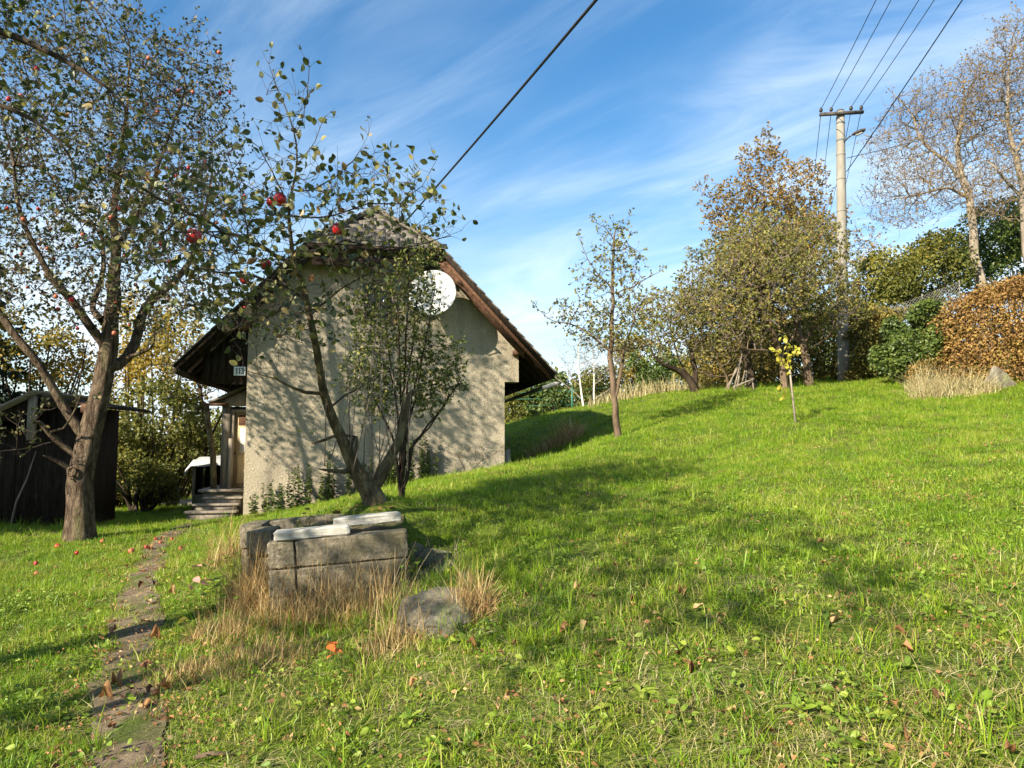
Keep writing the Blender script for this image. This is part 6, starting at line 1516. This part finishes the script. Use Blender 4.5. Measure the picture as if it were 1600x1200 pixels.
def vnoise(x, y, sc, seed):
    g = np.random.default_rng(seed); out = np.zeros_like(x)
    for k in range(7):
        a = g.uniform(0, 6.28); f = sc * g.uniform(.6, 1.8); out += np.sin((x * math.cos(a) + y * math.sin(a)) * f + g.uniform(0, 6.28) + 1.3 * np.sin((x * math.sin(a) - y * math.cos(a)) * f * .7))
    return out / 7
def grass_points():
    g = np.random.default_rng(99); PX, PY, SC_ = [], [], []
    for (y0, y1, dens, sc) in ((1.0, 3.5, 330, 1.2), (3.5, 6, 270, 1.12), (6, 9, 240, 1.0), (9, 13, 210, 1.05), (13, 18, 130, 1.25), (18, 24, 80, 1.5), (24, 33, 30, 2.0)):
        xw = y1 * .78 + 2.0; n = int((y1 - y0) * 2 * xw * dens); x = g.uniform(-xw, xw, n); y = g.uniform(y0, y1, n)
        k = np.abs(x) < y * .76 + 1.6
        PX.append(x[k]); PY.append(y[k]); SC_.append(np.full(k.sum(), sc))
    x, y, s = np.concatenate(PX), np.concatenate(PY), np.concatenate(SC_)
    keep = np.ones(len(x), bool)
    d = path_dist(x, y); keep &= (d > .10 + .17 * vnoise(x, y, 5, 1)) | (g.random(len(x)) < .12)
    q = np.stack([x, y], -1) - HG[:2]; u, v = q @ HR[:2], q @ HA[:2]
    keep &= ~((u > -.02) & (u < 5.84) & (v > -.03) & (v < 9.4)); keep &= ~((u > -1.1) & (u < .1) & (v > -.05) & (v < 3.3))
    keep &= ~((x < -8.75) & (x > -14.3) & (y > SY - .05) & (y < SY + 1.6))
    r = np.stack([x, y], -1) - c0[:2]; bu, bv = r @ bx[:2] / (bx[:2] @ bx[:2]), r @ by[:2]
    keep &= ~((bu > -.02) & (bu < 1.22) & (bv > -.02) & (bv < 1.5)); keep &= ~((bu > -.5) & (bu < 0) & (bv > .6) & (bv < 1.65))
    x, y, s, d = x[keep], y[keep], s[keep], d[keep]
    n1 = vnoise(x, y, 1.5, 5); n2 = vnoise(x, y, 4.0, 6)
    px, py, dd = proj(np.column_stack([x, y, zt(x, y)]))
    # rough worn strip round the block wall and the near right lawn
    rough_ = np.exp(-((x + 1.5) ** 2 / 1.2 + (y - 5.2) ** 2 / 2.2)) + .95 * np.clip(1 - np.hypot(x - 1.7, y - 2.6) / 4.2, 0, 1) + .25 * np.clip(n1 + .2, 0, 1)
    idx = g.choice([0, 1, 2], len(x)); rr = g.random(len(x))
    idx = np.where(rr < np.clip(.10 + .55 * rough_, 0, .75), np.where(g.random(len(x)) < .55, 4, 5), idx)
    idx = np.where((g.random(len(x)) < .10 + .10 * (n2 > .25)) & (idx < 3), 3, idx)
    longg = (g.random(len(x)) < .5 * np.exp(-((x + .9) ** 2 / .8 + (y - 6.0) ** 2 / .5))) | (g.random(len(x)) < .012)
    idx = np.where(longg, 6, idx)
    n3 = vnoise(x, y, 2.6, 17); q_ = g.random(len(x))
    idx = np.where(q_ < np.clip(.07 + .34 * np.clip(rough_, 0, 1) + .22 * (n3 > .2), 0, .6) * (y < 14), 7, idx)
    q_ = g.random(len(x)); idx = np.where((q_ < .05 + .16 * (n3 < -.3)) & (y < 9), 8, idx)
    q_ = g.random(len(x)); idx = np.where((q_ < .03 + .05 * np.clip(rough_, 0, 1) + .25 * np.exp(-(d / .45) ** 2)) & (y < 13), 9, idx)
    bare = g.random(len(x)) < np.clip(.12 + .5 * (n2 < -.38) * (y < 8), 0, .8)
    k = ~bare; return x[k], y[k], s[k] * (1 + .25 * n1[k]) * g.uniform(.75, 1.25, k.sum()), idx[k]
x, y, s, idx = grass_points()
me = bpy.data.meshes.new('grass'); me.vertices.add(len(x)); me.vertices.foreach_set('co', np.column_stack([x, y, zt(x, y)]).astype(np.float32).ravel())
g = np.random.default_rng(8)
at_ = me.attributes.new('idx', 'INT', 'POINT'); at_.data.foreach_set('value', idx.astype(np.int32))
at_ = me.attributes.new('scl', 'FLOAT_VECTOR', 'POINT'); sv = np.column_stack([s, s, s ** .55 * g.uniform(.8, 1.2, len(s))]).astype(np.float32); at_.data.foreach_set('vector', sv.ravel())
at_ = me.attributes.new('rot', 'FLOAT_VECTOR', 'POINT'); at_.data.foreach_set('vector', np.column_stack([g.normal(0, .12, len(s)), g.normal(0, .12, len(s)), g.uniform(0, 6.28, len(s))]).astype(np.float32).ravel())
me.update()
for mt in (M_GRASS, M_GRASS2, M_STRAWP, M_WEED, M_FALLEN): me.materials.append(mt)
grass = obj('grass', me)
tag(grass, 'lush uneven green lawn grass covering the slope', 'grass', kind='stuff')
ng = bpy.data.node_groups.new('scatter_grass', 'GeometryNodeTree')
ng.interface.new_socket('Geometry', in_out='INPUT', socket_type='NodeSocketGeometry'); ng.interface.new_socket('Geometry', in_out='OUTPUT', socket_type='NodeSocketGeometry')
N = ng.nodes; Lk = ng.links
gi, go = N.new('NodeGroupInput'), N.new('NodeGroupOutput'); m2p = N.new('GeometryNodeMeshToPoints'); iop = N.new('GeometryNodeInstanceOnPoints'); ci = N.new('GeometryNodeCollectionInfo')
ci.inputs['Collection'].default_value = gc; ci.inputs['Separate Children'].default_value = True; ci.inputs['Reset Children'].default_value = True
def named(nm, dt):
    a = N.new('GeometryNodeInputNamedAttribute'); a.data_type = dt; a.inputs['Name'].default_value = nm; return a.outputs[0]
Lk.new(gi.outputs[0], m2p.inputs['Mesh']); Lk.new(m2p.outputs[0], iop.inputs['Points']); Lk.new(ci.outputs[0], iop.inputs['Instance']); iop.inputs['Pick Instance'].default_value = True
Lk.new(named('idx', 'INT'), iop.inputs['Instance Index']); Lk.new(named('rot', 'FLOAT_VECTOR'), iop.inputs['Rotation']); Lk.new(named('scl', 'FLOAT_VECTOR'), iop.inputs['Scale']); Lk.new(iop.outputs[0], go.inputs[0])
md = grass.modifiers.new('scatter', 'NODES'); md.node_group = ng
print('grass clumps', len(x), 'objects', len(bpy.data.objects))
